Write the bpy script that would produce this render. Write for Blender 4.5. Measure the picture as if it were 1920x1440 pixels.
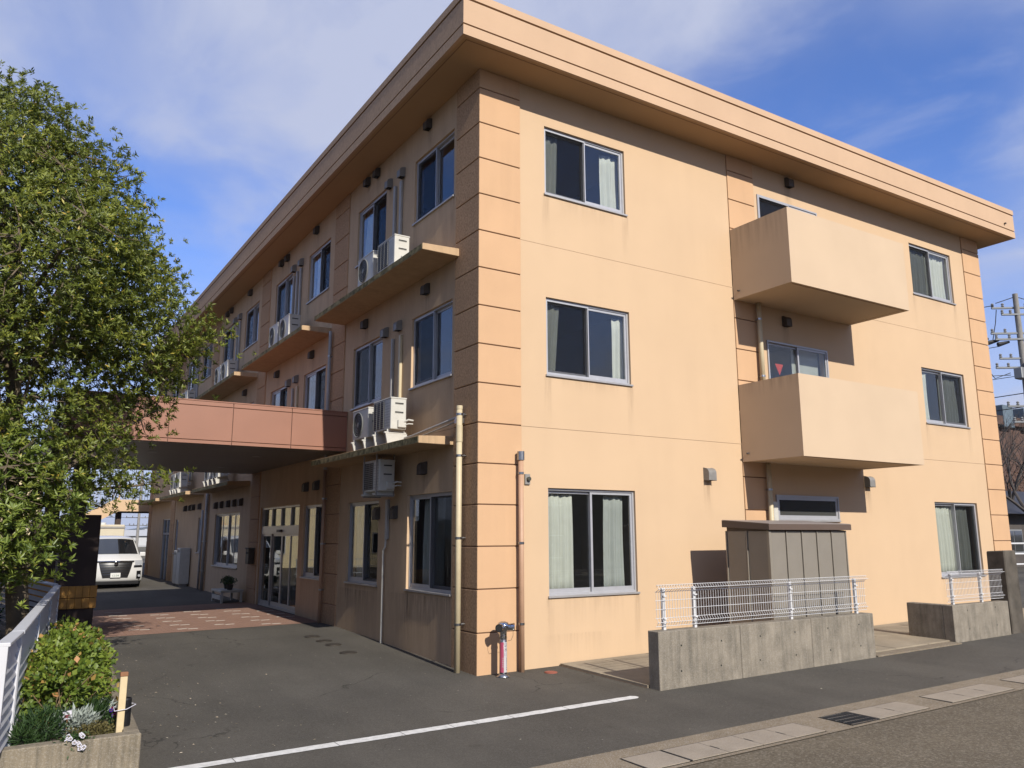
import bpy, bmesh, math, random
import numpy as np
from mathutils import Vector, Matrix
random.seed(7); RNG = np.random.default_rng(7)
for o in list(bpy.data.objects): bpy.data.objects.remove(o, do_unlink=True)
SC = bpy.context.scene
COL = SC.collection

# ------------------------------------------------------------------ camera
YAW, PITCH, ROLL = math.radians(32.3942), math.radians(10.6576), math.radians(-0.1658)
fwd = Vector((math.sin(YAW)*math.cos(PITCH), math.cos(YAW)*math.cos(PITCH), math.sin(PITCH)))
rgt = Vector((math.cos(YAW), -math.sin(YAW), 0)); upv = rgt.cross(fwd)
cr, sr = math.cos(ROLL), math.sin(ROLL)
r2 = rgt*cr + upv*sr; u2 = upv*cr - rgt*sr
cam = bpy.data.cameras.new('Camera'); camo = bpy.data.objects.new('Camera', cam); COL.objects.link(camo)
cam.sensor_width = 36.0; cam.lens = 36.0*1511.28/1920.0; cam.clip_end = 12000; cam.clip_start = 0.1
camo.matrix_world = Matrix(((r2.x,u2.x,-fwd.x,-6.3531),(r2.y,u2.y,-fwd.y,-11.0080),(r2.z,u2.z,-fwd.z,2.0643),(0,0,0,1)))
SC.camera = camo

# ------------------------------------------------------------------ sky + sun
SUN_EL, SUN_EPS = math.radians(32.8), math.radians(2.5)
W = bpy.data.worlds.new('World'); SC.world = W; W.use_nodes = True
nt = W.node_tree; N = nt.nodes; L = nt.links; N.clear()
out = N.new('ShaderNodeOutputWorld'); bg = N.new('ShaderNodeBackground'); bg.inputs['Strength'].default_value = 0.095
sky = N.new('ShaderNodeTexSky'); sky.sky_type = 'NISHITA'; sky.sun_disc = False
sky.sun_elevation = SUN_EL; sky.sun_rotation = math.pi + SUN_EPS
sky.air_density = 1.0; sky.dust_density = 0.35; sky.ozone_density = 3.0; sky.altitude = 50
tc = N.new('ShaderNodeTexCoord'); sp = N.new('ShaderNodeSeparateXYZ'); L.new(tc.outputs['Generated'], sp.inputs[0])
def wmath(op, a, b=None):
    m = N.new('ShaderNodeMath'); m.operation = op
    for i, v in enumerate((a, b)):
        if v is None: continue
        if isinstance(v, (int, float)): m.inputs[i].default_value = v
        else: L.new(v, m.inputs[i])
    return m.outputs[0]
zc = wmath('ADD', wmath('MAXIMUM', sp.outputs[2], 0.0), 0.16)
cx = wmath('DIVIDE', sp.outputs[0], zc); cy = wmath('DIVIDE', sp.outputs[1], zc)
cb = N.new('ShaderNodeCombineXYZ'); L.new(cx, cb.inputs[0]); L.new(cy, cb.inputs[1])
def cloud(scale, loc, rot, sx, detail, rough, dist, lo, hi):
    mp = N.new('ShaderNodeMapping'); L.new(cb.outputs[0], mp.inputs[0])
    mp.inputs['Location'].default_value = loc; mp.inputs['Rotation'].default_value = (0,0,rot); mp.inputs['Scale'].default_value = (sx,1,1)
    nz = N.new('ShaderNodeTexNoise'); L.new(mp.outputs[0], nz.inputs['Vector'])
    nz.inputs['Scale'].default_value = scale; nz.inputs['Detail'].default_value = detail
    nz.inputs['Roughness'].default_value = rough; nz.inputs['Distortion'].default_value = dist
    mr = N.new('ShaderNodeMapRange'); mr.interpolation_type = 'SMOOTHSTEP'; L.new(nz.outputs['Fac'], mr.inputs[0])
    mr.inputs[1].default_value = lo; mr.inputs[2].default_value = hi
    return mr.outputs[0]
CLOUD_LOC = (4.1, 9.4, 0)
ca = cloud(0.75, CLOUD_LOC, 0.5, 1.5, 7, 0.46, 0.35, 0.35, 0.60)
cbk = cloud(3.4, (3.1, 1.7, 0.4), 0.9, 1.25, 8, 0.58, 0.5, 0.42, 0.74)
cf = wmath('MINIMUM', wmath('ADD', wmath('MULTIPLY', ca, 0.78), wmath('MULTIPLY', cbk, 0.30)), 0.93)
hz = N.new('ShaderNodeMapRange'); hz.interpolation_type = 'SMOOTHSTEP'; L.new(sp.outputs[2], hz.inputs[0])
hz.inputs[1].default_value = 0.0; hz.inputs[2].default_value = 0.42; hz.inputs[3].default_value = 0.90; hz.inputs[4].default_value = 0.0
cf = wmath('MAXIMUM', cf, hz.outputs[0])   # thin high cloud thickens towards the horizon
tint = N.new('ShaderNodeMix'); tint.data_type = 'RGBA'; tint.blend_type = 'MULTIPLY'; tint.inputs[0].default_value = 1.0
tint.inputs[7].default_value = (0.74, 0.97, 1.5, 1)
L.new(sky.outputs[0], tint.inputs[6])
mix = N.new('ShaderNodeMix'); mix.data_type = 'RGBA'; L.new(cf, mix.inputs[0])
L.new(tint.outputs[2], mix.inputs[6]); mix.inputs[7].default_value = (4.2, 4.55, 5.9, 1)
L.new(mix.outputs[2], bg.inputs['Color']); L.new(bg.outputs[0], out.inputs[0])

sd = bpy.data.lights.new('Sun', 'SUN'); sd.energy = 5.0; sd.angle = math.radians(0.53); sd.color = (1.0, 0.945, 0.86)
so = bpy.data.objects.new('Sun', sd); COL.objects.link(so); so.location = (0, -30, 40)
tr = Vector((math.sin(SUN_EPS)*math.cos(SUN_EL), math.cos(SUN_EPS)*math.cos(SUN_EL), -math.sin(SUN_EL)))
so.rotation_euler = tr.to_track_quat('-Z', 'Y').to_euler()
SC.render.engine = 'CYCLES'
SC.view_settings.view_transform = 'Standard'; SC.view_settings.look = 'None'
SC.view_settings.exposure = 0.45; SC.view_settings.gamma = 1.0
SC.cycles.max_bounces = 8; SC.cycles.transparent_max_bounces = 16

# ------------------------------------------------------------------ materials
MATS = {}
def mat(name, col, rough=0.8, var=0.0, vscale=3.0, bump=0.0, bscale=80.0, metal=0.0, spec=0.35,
        streak=0.0, sscale=6.0, col2=None, speck=0.0, spscale=300.0, speckcol=(0.5,0.48,0.44), coat=0.0, bdist=0.01, streaktop=None, fleck=0.0, west=0.0, wscale=9.0, wz=0.10, swest=False, uni=False, crack=0.0):
    """procedural principled material: colour noise, vertical streak stains, bump"""
    m = bpy.data.materials.new(name); m.use_nodes = True; t = m.node_tree; n = t.nodes; l = t.links
    b = n['Principled BSDF']; b.inputs['Roughness'].default_value = rough; b.inputs['Metallic'].default_value = metal
    b.inputs['Specular IOR Level'].default_value = spec; b.inputs['Coat Weight'].default_value = coat
    col = tuple(v*0.61 for v in col); c = (*col, 1); cur = None
    if col2: col2 = tuple(v*0.61 for v in col2)
    geo = n.new('ShaderNodeNewGeometry'); pos = geo.outputs['Position']
    def noise(scale, det=5, vec=None, rgh=0.55):
        z = n.new('ShaderNodeTexNoise'); z.inputs['Scale'].default_value = scale; z.inputs['Detail'].default_value = det
        z.inputs['Roughness'].default_value = rgh; l.new(vec or pos, z.inputs['Vector']); return z.outputs['Fac']
    def ramp(f, lo, hi, a=0.0, bb=1.0):
        r = n.new('ShaderNodeMapRange'); l.new(f, r.inputs[0]); r.inputs[1].default_value = lo; r.inputs[2].default_value = hi
        r.inputs[3].default_value = a; r.inputs[4].default_value = bb; return r.outputs[0]
    def mixc(f, a, bcol):
        x = n.new('ShaderNodeMix'); x.data_type = 'RGBA'
        if isinstance(f, float): x.inputs[0].default_value = f
        else: l.new(f, x.inputs[0])
        for i, v in ((6, a), (7, bcol)):
            if isinstance(v, tuple): x.inputs[i].default_value = v
            else: l.new(v, x.inputs[i])
        return x.outputs[2]
    cur = c
    if var > 0:
        dk = tuple(min(1, v*(1-var)) for v in (col2 or col)) + (1,); lt = tuple(min(1, v*(1+var*0.5)) for v in col) + (1,)
        cur = mixc(ramp(noise(vscale), 0.3, 0.7), dk, lt)
    if streak > 0:
        mp = n.new('ShaderNodeMapping'); l.new(pos, mp.inputs[0]); mp.inputs['Scale'].default_value = (1, 1, 0.07)
        f = ramp(noise(sscale, 6, mp.outputs[0], 0.65), 0.42, 0.74, 0.0, streak)
        f2 = ramp(noise(1.1, 3), 0.35, 0.65, 0.55 if uni else 0.0)
        mm = n.new('ShaderNodeMath'); mm.operation = 'MULTIPLY'; l.new(f, mm.inputs[0]); l.new(f2, mm.inputs[1]); ff = mm.outputs[0]
        if streaktop:
            s = n.new('ShaderNodeSeparateXYZ'); l.new(pos, s.inputs[0])
            tot = None
            for (za, zb) in streaktop:
                q = ramp(s.outputs[2], za, zb); q2 = ramp(s.outputs[2], zb+0.02, zb+0.03, 1, 0)
                k = n.new('ShaderNodeMath'); k.operation = 'MULTIPLY'; l.new(q, k.inputs[0]); l.new(q2, k.inputs[1])
                if tot is None: tot = k.outputs[0]
                else:
                    ad = n.new('ShaderNodeMath'); ad.operation = 'MAXIMUM'; l.new(tot, ad.inputs[0]); l.new(k.outputs[0], ad.inputs[1]); tot = ad.outputs[0]
            k = n.new('ShaderNodeMath'); k.operation = 'MULTIPLY'; l.new(f, k.inputs[0]); l.new(tot, k.inputs[1]); ff = k.outputs[0]
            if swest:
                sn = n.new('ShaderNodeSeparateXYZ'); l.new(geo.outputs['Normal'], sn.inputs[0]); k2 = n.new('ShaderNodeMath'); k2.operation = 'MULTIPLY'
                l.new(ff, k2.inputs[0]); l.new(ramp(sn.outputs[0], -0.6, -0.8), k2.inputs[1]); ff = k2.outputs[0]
        cur = mixc(ff, cur, (col[0]*0.22, col[1]*0.24, col[2]*0.25, 1))
    if west > 0:   # darker blotches and streaks on faces turned to -X
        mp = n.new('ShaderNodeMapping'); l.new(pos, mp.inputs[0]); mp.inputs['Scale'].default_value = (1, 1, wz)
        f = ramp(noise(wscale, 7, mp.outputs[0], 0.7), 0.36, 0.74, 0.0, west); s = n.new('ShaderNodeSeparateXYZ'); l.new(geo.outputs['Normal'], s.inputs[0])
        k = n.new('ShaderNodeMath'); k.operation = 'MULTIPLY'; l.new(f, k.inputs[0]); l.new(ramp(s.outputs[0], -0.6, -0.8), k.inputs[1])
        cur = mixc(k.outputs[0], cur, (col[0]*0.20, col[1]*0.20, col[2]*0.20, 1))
    if speck > 0:
        v = n.new('ShaderNodeTexVoronoi'); v.inputs['Scale'].default_value = spscale; l.new(pos, v.inputs['Vector'])
        hs = n.new('ShaderNodeSeparateColor'); l.new(v.outputs['Color'], hs.inputs[0])
        cur = mixc(ramp(hs.outputs[0], 0.55, 1.0, 0.0, speck), cur, (*speckcol, 1))
        cur = mixc(ramp(hs.outputs[1], 0.6, 1.0, 0.0, speck*0.8), cur, (col[0]*0.3, col[1]*0.3, col[2]*0.3, 1))
    if crack > 0:   # hairline cracks, where a slow noise lets them
        dz = n.new('ShaderNodeTexNoise'); dz.inputs['Scale'].default_value = 2.2; dz.inputs['Detail'].default_value = 6; l.new(pos, dz.inputs['Vector'])
        va = n.new('ShaderNodeVectorMath'); va.operation = 'SCALE'; va.inputs['Scale'].default_value = 0.55; l.new(dz.outputs['Color'], va.inputs[0])
        vb = n.new('ShaderNodeVectorMath'); vb.operation = 'ADD'; l.new(pos, vb.inputs[0]); l.new(va.outputs[0], vb.inputs[1])
        v = n.new('ShaderNodeTexVoronoi'); v.feature = 'DISTANCE_TO_EDGE'; v.inputs['Scale'].default_value = 0.30; l.new(vb.outputs[0], v.inputs['Vector'])
        ln_ = ramp(v.outputs['Distance'], 0.0012, 0.0032, crack, 0.0); mk = ramp(noise(0.5, 2), 0.50, 0.56)
        mm = n.new('ShaderNodeMath'); mm.operation = 'MULTIPLY'; l.new(ln_, mm.inputs[0]); l.new(mk, mm.inputs[1])
        cur = mixc(mm.outputs[0], cur, (col[0]*0.3, col[1]*0.3, col[2]*0.3, 1))
        mp = n.new('ShaderNodeMapping'); l.new(pos, mp.inputs[0]); mp.inputs['Scale'].default_value = (1.6, 0.22, 1)
        cur = mixc(ramp(noise(0.8, 4, mp.outputs[0]), 0.45, 0.75, 0.0, 0.45), cur, (col[0]*0.6, col[1]*0.6, col[2]*0.6, 1))   # tyre-worn tracks
        cur = mixc(ramp(noise(1.7, 5), 0.66, 0.74, 0.0, 0.5), cur, (col[0]*0.5, col[1]*0.48, col[2]*0.46, 1))                # oil and damp spots
    if fleck > 0:
        v = n.new('ShaderNodeTexVoronoi'); v.inputs['Scale'].default_value = 5.0; l.new(pos, v.inputs['Vector'])
        hs = n.new('ShaderNodeSeparateColor'); l.new(v.outputs['Color'], hs.inputs[0])
        near = ramp(v.outputs['Distance'], 0.035, 0.06, 1, 0); sel = ramp(hs.outputs[0], 0.5, 0.52)
        mm = n.new('ShaderNodeMath'); mm.operation = 'MULTIPLY'; l.new(near, mm.inputs[0]); l.new(sel, mm.inputs[1])
        m2 = n.new('ShaderNodeMath'); m2.operation = 'MULTIPLY'; l.new(mm.outputs[0], m2.inputs[0]); m2.inputs[1].default_value = fleck
        cur = mixc(m2.outputs[0], cur, (0.33, 0.31, 0.27, 1))
    if isinstance(cur, tuple): b.inputs['Base Color'].default_value = cur
    else: l.new(cur, b.inputs['Base Color'])
    if bump > 0:
        bp = n.new('ShaderNodeBump'); bp.inputs['Strength'].default_value = bump; bp.inputs['Distance'].default_value = bdist
        l.new(noise(bscale, 4), bp.inputs['Height']); l.new(bp.outputs[0], b.inputs['Normal'])
    MATS[name] = m; return m
def glassmat(name, tint=(0.94,0.96,0.955), ior=1.68, rough=0.0, dirt=0.008):
    m = bpy.data.materials.new(name); m.use_nodes = True; t = m.node_tree; n = t.nodes; l = t.links; n.clear()
    o = n.new('ShaderNodeOutputMaterial'); tr_ = n.new('ShaderNodeBsdfTransparent'); tr_.inputs[0].default_value = (*tint, 1)
    gl = n.new('ShaderNodeBsdfGlossy'); gl.inputs['Roughness'].default_value = rough
    lw = n.new('ShaderNodeNewGeometry'); dt = n.new('ShaderNodeVectorMath'); dt.operation = 'DOT_PRODUCT'; l.new(lw.outputs['Normal'], dt.inputs[0]); l.new(lw.outputs['Incoming'], dt.inputs[1])
    def mth(op, x, y=None):
        q = n.new('ShaderNodeMath'); q.operation = op
        for i_, v_ in enumerate((x, y)):
            if v_ is None: continue
            if isinstance(v_, float): q.inputs[i_].default_value = v_
            else: l.new(v_, q.inputs[i_])
        return q.outputs[0]
    f0 = ((ior-1)/(ior+1))**2
    fres = mth('ADD', mth('MULTIPLY', mth('POWER', mth('SUBTRACT', 1.0, mth('ABSOLUTE', dt.outputs['Value'])), 5.0), 1.0-f0), f0)
    geo = n.new('ShaderNodeNewGeometry'); nz = n.new('ShaderNodeTexNoise'); nz.inputs['Scale'].default_value = 1.3
    l.new(geo.outputs['Position'], nz.inputs['Vector']); bp = n.new('ShaderNodeBump'); bp.inputs['Strength'].default_value = 0.006; bp.inputs['Distance'].default_value = 0.02
    l.new(nz.outputs['Fac'], bp.inputs['Height']); l.new(bp.outputs[0], gl.inputs['Normal'])
    mx = n.new('ShaderNodeMixShader'); l.new(fres, mx.inputs[0]); l.new(tr_.outputs[0], mx.inputs[1]); l.new(gl.outputs[0], mx.inputs[2])
    df = n.new('ShaderNodeBsdfDiffuse'); df.inputs[0].default_value = (0.4,0.4,0.38,1)
    m2 = n.new('ShaderNodeMixShader'); m2.inputs[0].default_value = dirt; l.new(mx.outputs[0], m2.inputs[1]); l.new(df.outputs[0], m2.inputs[2])
    l.new(m2.outputs[0], o.inputs[0]); MATS[name] = m; return m
def screenmat(name, col, alpha):
    m = bpy.data.materials.new(name); m.use_nodes = True; t = m.node_tree; n = t.nodes; l = t.links; n.clear()
    o = n.new('ShaderNodeOutputMaterial'); tr_ = n.new('ShaderNodeBsdfTransparent'); df = n.new('ShaderNodeBsdfDiffuse'); df.inputs[0].default_value = (*col, 1)
    mx = n.new('ShaderNodeMixShader'); mx.inputs[0].default_value = alpha; l.new(tr_.outputs[0], mx.inputs[1]); l.new(df.outputs[0], mx.inputs[2])
    l.new(mx.outputs[0], o.inputs[0]); MATS[name] = m; return m
def leafmat(name, dark, light, accent, rough=0.45, trans=0.3):
    m = bpy.data.materials.new(name); m.use_nodes = True; t = m.node_tree; n = t.nodes; l = t.links; n.clear()
    o = n.new('ShaderNodeOutputMaterial'); at = n.new('ShaderNodeAttribute'); at.attribute_name = 'tint'
    cr_ = n.new('ShaderNodeValToRGB'); l.new(at.outputs['Fac'], cr_.inputs[0]); e = cr_.color_ramp.elements
    e[0].color = (*dark, 1); e[0].position = 0.0; e[1].color = (*light, 1); e[1].position = 0.82
    e2 = cr_.color_ramp.elements.new(0.97); e2.color = (*accent, 1)
    b = n.new('ShaderNodeBsdfPrincipled'); b.inputs['Roughness'].default_value = rough; b.inputs['Specular IOR Level'].default_value = 0.4
    l.new(cr_.outputs[0], b.inputs['Base Color'])
    tl = n.new('ShaderNodeBsdfTranslucent'); l.new(cr_.outputs[0], tl.inputs[0])
    mx = n.new('ShaderNodeMixShader'); mx.inputs[0].default_value = trans; l.new(b.outputs[0], mx.inputs[1]); l.new(tl.outputs[0], mx.inputs[2])
    l.new(mx.outputs[0], o.inputs[0]); MATS[name] = m; return m

PEACH = (0.765, 0.545, 0.345); ORANGE = (0.765, 0.485, 0.28)
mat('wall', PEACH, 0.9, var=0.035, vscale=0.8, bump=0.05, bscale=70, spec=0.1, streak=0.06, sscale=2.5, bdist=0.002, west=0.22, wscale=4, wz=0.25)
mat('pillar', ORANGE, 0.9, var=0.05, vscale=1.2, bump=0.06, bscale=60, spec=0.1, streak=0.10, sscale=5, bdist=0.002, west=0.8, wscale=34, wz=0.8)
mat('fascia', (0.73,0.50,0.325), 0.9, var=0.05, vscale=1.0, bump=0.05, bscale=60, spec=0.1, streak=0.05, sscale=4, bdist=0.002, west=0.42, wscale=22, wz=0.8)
mat('soffit', (0.64,0.42,0.235), 0.9, var=0.05, vscale=1.0, bump=0.15, bscale=100, spec=0.15)
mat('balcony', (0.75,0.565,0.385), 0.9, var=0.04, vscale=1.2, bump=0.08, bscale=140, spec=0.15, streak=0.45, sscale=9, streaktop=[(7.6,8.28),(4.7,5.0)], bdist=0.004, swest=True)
mat('awning', (0.66,0.455,0.27), 0.92, var=0.10, vscale=5, bump=0.3, bscale=90, spec=0.1, streak=0.35, sscale=12)
mat('awning_edge', (0.36,0.30,0.16), 0.95, var=0.55, vscale=9, bump=0.5, bscale=70, spec=0.1, col2=(0.10,0.10,0.06))
mat('joint', (0.34,0.20,0.12), 0.95)
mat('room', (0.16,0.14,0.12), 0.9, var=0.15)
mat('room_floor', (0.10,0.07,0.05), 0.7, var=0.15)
mat('alu', (0.60,0.60,0.62), 0.45, metal=0.35, spec=0.5, var=0.06, vscale=9)
mat('sill', (0.60,0.58,0.56), 0.45, metal=0.5, var=0.1, vscale=7)
glassmat('glass'); glassmat('door_glass', (0.72,0.76,0.74), 1.8); glassmat('frosted', (0.45,0.48,0.46), 1.5, 0.12, 0.10)
screenmat('screen', (0.010,0.010,0.011), 0.27)
mat('curtain', (0.72,0.71,0.62), 0.95, var=0.06, vscale=6, spec=0.05)
mat('curtain_grey', (0.50,0.51,0.47), 0.95, var=0.06, vscale=6, spec=0.05)
mat('vent_grey', (0.36,0.345,0.32), 0.55, metal=0.3, var=0.12, vscale=12)
mat('vent_brown', (0.13,0.11,0.095), 0.6, metal=0.2, var=0.2, vscale=12)
mat('pipe_cream', (0.74,0.62,0.40), 0.5, var=0.08, vscale=5)
mat('pipe_peach', (0.62,0.38,0.24), 0.5, var=0.08, vscale=5)
mat('pipe_grey', (0.50,0.48,0.45), 0.5, var=0.1, vscale=6)
mat('steel', (0.6,0.6,0.6), 0.3, metal=1.0, var=0.1, vscale=20)
mat('chrome', (0.85,0.86,0.88), 0.06, metal=1.0)
mat('ac_white', (0.70,0.68,0.61), 0.5, var=0.09, vscale=7, spec=0.4, streak=0.12, sscale=14)
mat('ac_dark', (0.035,0.034,0.032), 0.6)
mat('ac_vent', (0.25,0.25,0.23), 0.5)
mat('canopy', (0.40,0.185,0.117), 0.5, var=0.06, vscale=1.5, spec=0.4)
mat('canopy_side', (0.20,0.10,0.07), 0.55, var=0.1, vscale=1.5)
mat('canopy_soffit', (0.30,0.27,0.235), 0.42, metal=0.35, var=0.12, vscale=0.8)
mat('column', (0.075,0.05,0.04), 0.75, var=0.2, vscale=2, bump=0.2, bscale=90)
mat('pad', (0.70,0.36,0.08), 0.6, var=0.25, vscale=5, bump=0.1, bscale=60)
mat('asphalt', (0.138,0.124,0.102), 0.92, var=0.32, vscale=0.45, bump=0.8, bscale=130, speck=0.42, spscale=85, speckcol=(0.14,0.13,0.11), bdist=0.012, spec=0.25, fleck=0.5, crack=0.8)
mat('road', (0.20,0.163,0.112), 0.92, var=0.18, vscale=0.9, bump=0.9, bscale=100, speck=0.5, spscale=55, speckcol=(0.26,0.23,0.18), bdist=0.015, spec=0.25)
mat('soil', (0.10,0.075,0.05), 0.95, var=0.4, vscale=8, bump=0.6, bscale=30)
mat('field', (0.16,0.14,0.09), 0.95, var=0.4, vscale=0.05, bump=0.3, bscale=3)
mat('white_line', (0.92,0.90,0.85), 0.8, var=0.22, vscale=14, bump=0.4, bscale=130, speck=0.2, spscale=130, speckcol=(0.4,0.38,0.35))
mat('concrete', (0.33,0.275,0.195), 0.9, var=0.18, vscale=2.4, bump=0.35, bscale=60, streak=0.9, sscale=16, uni=True, speck=0.15, spscale=120, spec=0.2)
mat('concrete_dark', (0.15,0.13,0.105), 0.92, var=0.45, vscale=2.6, bump=0.45, bscale=50, streak=0.75, sscale=7, spec=0.2)
mat('concrete_old', (0.345,0.30,0.235), 0.92, var=0.26, vscale=4.5, bump=0.4, bscale=55, streak=0.75, sscale=9, uni=True, speck=0.15, spscale=110, spec=0.2)
mat('lid', (0.41,0.345,0.265), 0.9, var=0.12, vscale=3, bump=0.3, bscale=120, speck=0.2, spscale=160, spec=0.2)
mat('gutter', (0.29,0.23,0.155), 0.92, var=0.2, vscale=3, bump=0.4, bscale=90, speck=0.3, spscale=120, spec=0.2)
mat('slot', (0.01,0.01,0.01), 0.9)
mat('grate', (0.10,0.115,0.13), 0.5, metal=0.6, var=0.2, vscale=15)
mat('slab', (0.42,0.35,0.25), 0.92, var=0.2, vscale=1.8, bump=0.3, bscale=70, speck=0.15, spscale=120, spec=0.2)
mat('paver_red', (0.36,0.155,0.085), 0.9, var=0.2, vscale=6, bump=0.4, bscale=70, spec=0.2)
mat('paver_white', (0.62,0.54,0.46), 0.9, var=0.15, vscale=10)
mat('iron', (0.10,0.085,0.07), 0.6, metal=0.5, var=0.3, vscale=14)
mat('cover_red', (0.42,0.13,0.085), 0.7, var=0.15, vscale=14)
mat('shed_wall', (0.37,0.33,0.27), 0.45, var=0.06, vscale=3, metal=0.25, spec=0.4)
mat('shed_rib', (0.46,0.41,0.33), 0.4, metal=0.4)
mat('shed_trim', (0.15,0.105,0.08), 0.45, var=0.06)
mat('shed_roof', (0.50,0.44,0.40), 0.4, metal=0.3)
mat('wire_white', (0.80,0.80,0.80), 0.45, spec=0.5)
mat('fence_white', (0.78,0.78,0.80), 0.42, var=0.04, vscale=4, spec=0.5)
mat('wood_cream', (0.80,0.64,0.38), 0.7, var=0.08, vscale=12)
mat('wood_brown', (0.36,0.17,0.08), 0.7, var=0.15, vscale=12)
mat('black_plastic', (0.012,0.012,0.014), 0.45)
mat('bark', (0.20,0.155,0.10), 0.92, var=0.4, vscale=6, bump=0.7, bscale=25)
mat('bark_grey', (0.10,0.085,0.075), 0.92, var=0.35, vscale=5, bump=0.5, bscale=20)
mat('twig', (0.30,0.21,0.12), 0.85, var=0.2, vscale=10)
leafmat('leaf_tree', (0.045,0.072,0.013), (0.25,0.275,0.042), (0.50,0.36,0.06), 0.42, 0.38)
leafmat('leaf_shrub', (0.06,0.10,0.018), (0.24,0.29,0.05), (0.42,0.35,0.08), 0.4, 0.35)
leafmat('leaf_hyd', (0.045,0.085,0.012), (0.205,0.260,0.034), (0.42,0.21,0.08), 0.5, 0.32)
leafmat('leaf_fern', (0.012,0.035,0.010), (0.050,0.095,0.022), (0.10,0.13,0.03), 0.6, 0.25)
leafmat('leaf_silver', (0.20,0.23,0.20), (0.38,0.42,0.37), (0.45,0.47,0.42), 0.8, 0.15)
leafmat('leaf_mat', (0.055,0.050,0.015), (0.14,0.115,0.035), (0.20,0.10,0.04), 0.7, 0.2)
leafmat('leaf_dry', (0.055,0.030,0.018), (0.15,0.085,0.05), (0.22,0.12,0.06), 0.9, 0.15)
leafmat('leaf_litter', (0.14,0.105,0.07), (0.27,0.225,0.16), (0.36,0.32,0.25), 0.8, 0.1)
mat('petal_white', (0.80,0.78,0.86), 0.7); mat('petal_red', (0.22,0.008,0.035), 0.7); mat('petal_violet', (0.06,0.02,0.25), 0.7); mat('petal_yellow', (0.6,0.4,0.03), 0.7)
mat('car_white', (0.80,0.79,0.76), 0.25, spec=0.5, coat=0.6)
mat('car_black', (0.015,0.015,0.016), 0.35)
mat('car_glass', (0.010,0.014,0.018), 0.04, spec=0.9, coat=1.0)
mat('tyre', (0.02,0.02,0.02), 0.85); mat('rim', (0.55,0.55,0.56), 0.3, metal=0.9)
mat('lamp', (0.75,0.77,0.80), 0.1, metal=0.4, coat=0.5); mat('plate', (0.80,0.80,0.76), 0.5); mat('plate_green', (0.03,0.14,0.06), 0.5)
mat('truck_box', (0.72,0.64,0.48), 0.5, var=0.05, vscale=3); mat('truck_blue', (0.03,0.05,0.12), 0.35)
mat('cream_house', (0.80,0.66,0.40), 0.85, var=0.05, vscale=2, bump=0.1, bscale=60)
mat('dark_roof', (0.045,0.045,0.05), 0.5, var=0.2, vscale=5); mat('dark_wall', (0.10,0.085,0.075), 0.8, var=0.2, vscale=3)
mat('brown_wall', (0.13,0.075,0.055), 0.9, var=0.3, vscale=2); mat('blue_grey', (0.15,0.20,0.24), 0.6, var=0.2, vscale=4)
mat('pole_concrete', (0.34,0.32,0.29), 0.85, var=0.2, vscale=3); mat('wire_black', (0.015,0.015,0.017), 0.6); mat('insulator', (0.30,0.30,0.30), 0.3)
mat('arm_grey', (0.42,0.43,0.43), 0.5, metal=0.5)
mat('far_white', (0.60,0.60,0.60), 0.7); mat('hill', (0.05,0.075,0.05), 0.95, var=0.3, vscale=0.01)
mat('label_pink', (0.52,0.09,0.16), 0.45); mat('label_white', (0.66,0.64,0.63), 0.45); mat('ink', (0.02,0.02,0.03), 0.5); mat('red_sign', (0.60,0.05,0.03), 0.5)
mat('brass', (0.30,0.28,0.20), 0.35, metal=0.9, var=0.2, vscale=30)

def stainmat(name, col, amt):
    m = bpy.data.materials.new(name); m.use_nodes = True; t = m.node_tree; n = t.nodes; l = t.links; n.clear()
    o = n.new('ShaderNodeOutputMaterial'); tr_ = n.new('ShaderNodeBsdfTransparent'); df = n.new('ShaderNodeBsdfDiffuse'); df.inputs[0].default_value = (*col, 1)
    at = n.new('ShaderNodeAttribute'); at.attribute_name = 'fade'; geo = n.new('ShaderNodeNewGeometry'); mp = n.new('ShaderNodeMapping'); l.new(geo.outputs['Position'], mp.inputs[0]); mp.inputs['Scale'].default_value = (1,1,.06)
    nz = n.new('ShaderNodeTexNoise'); nz.inputs['Scale'].default_value = 26; nz.inputs['Detail'].default_value = 5; l.new(mp.outputs[0], nz.inputs['Vector'])
    r = n.new('ShaderNodeMapRange'); l.new(nz.outputs['Fac'], r.inputs[0]); r.inputs[1].default_value = .36; r.inputs[2].default_value = .68; r.inputs[4].default_value = amt
    k = n.new('ShaderNodeMath'); k.operation = 'MULTIPLY'; l.new(r.outputs[0], k.inputs[0]); l.new(at.outputs['Fac'], k.inputs[1])
    mx = n.new('ShaderNodeMixShader'); l.new(k.outputs[0], mx.inputs[0]); l.new(tr_.outputs[0], mx.inputs[1]); l.new(df.outputs[0], mx.inputs[2]); l.new(mx.outputs[0], o.inputs[0]); MATS[name] = m
stainmat('rain_stain', (0.07,0.05,0.035), 0.34)

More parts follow.
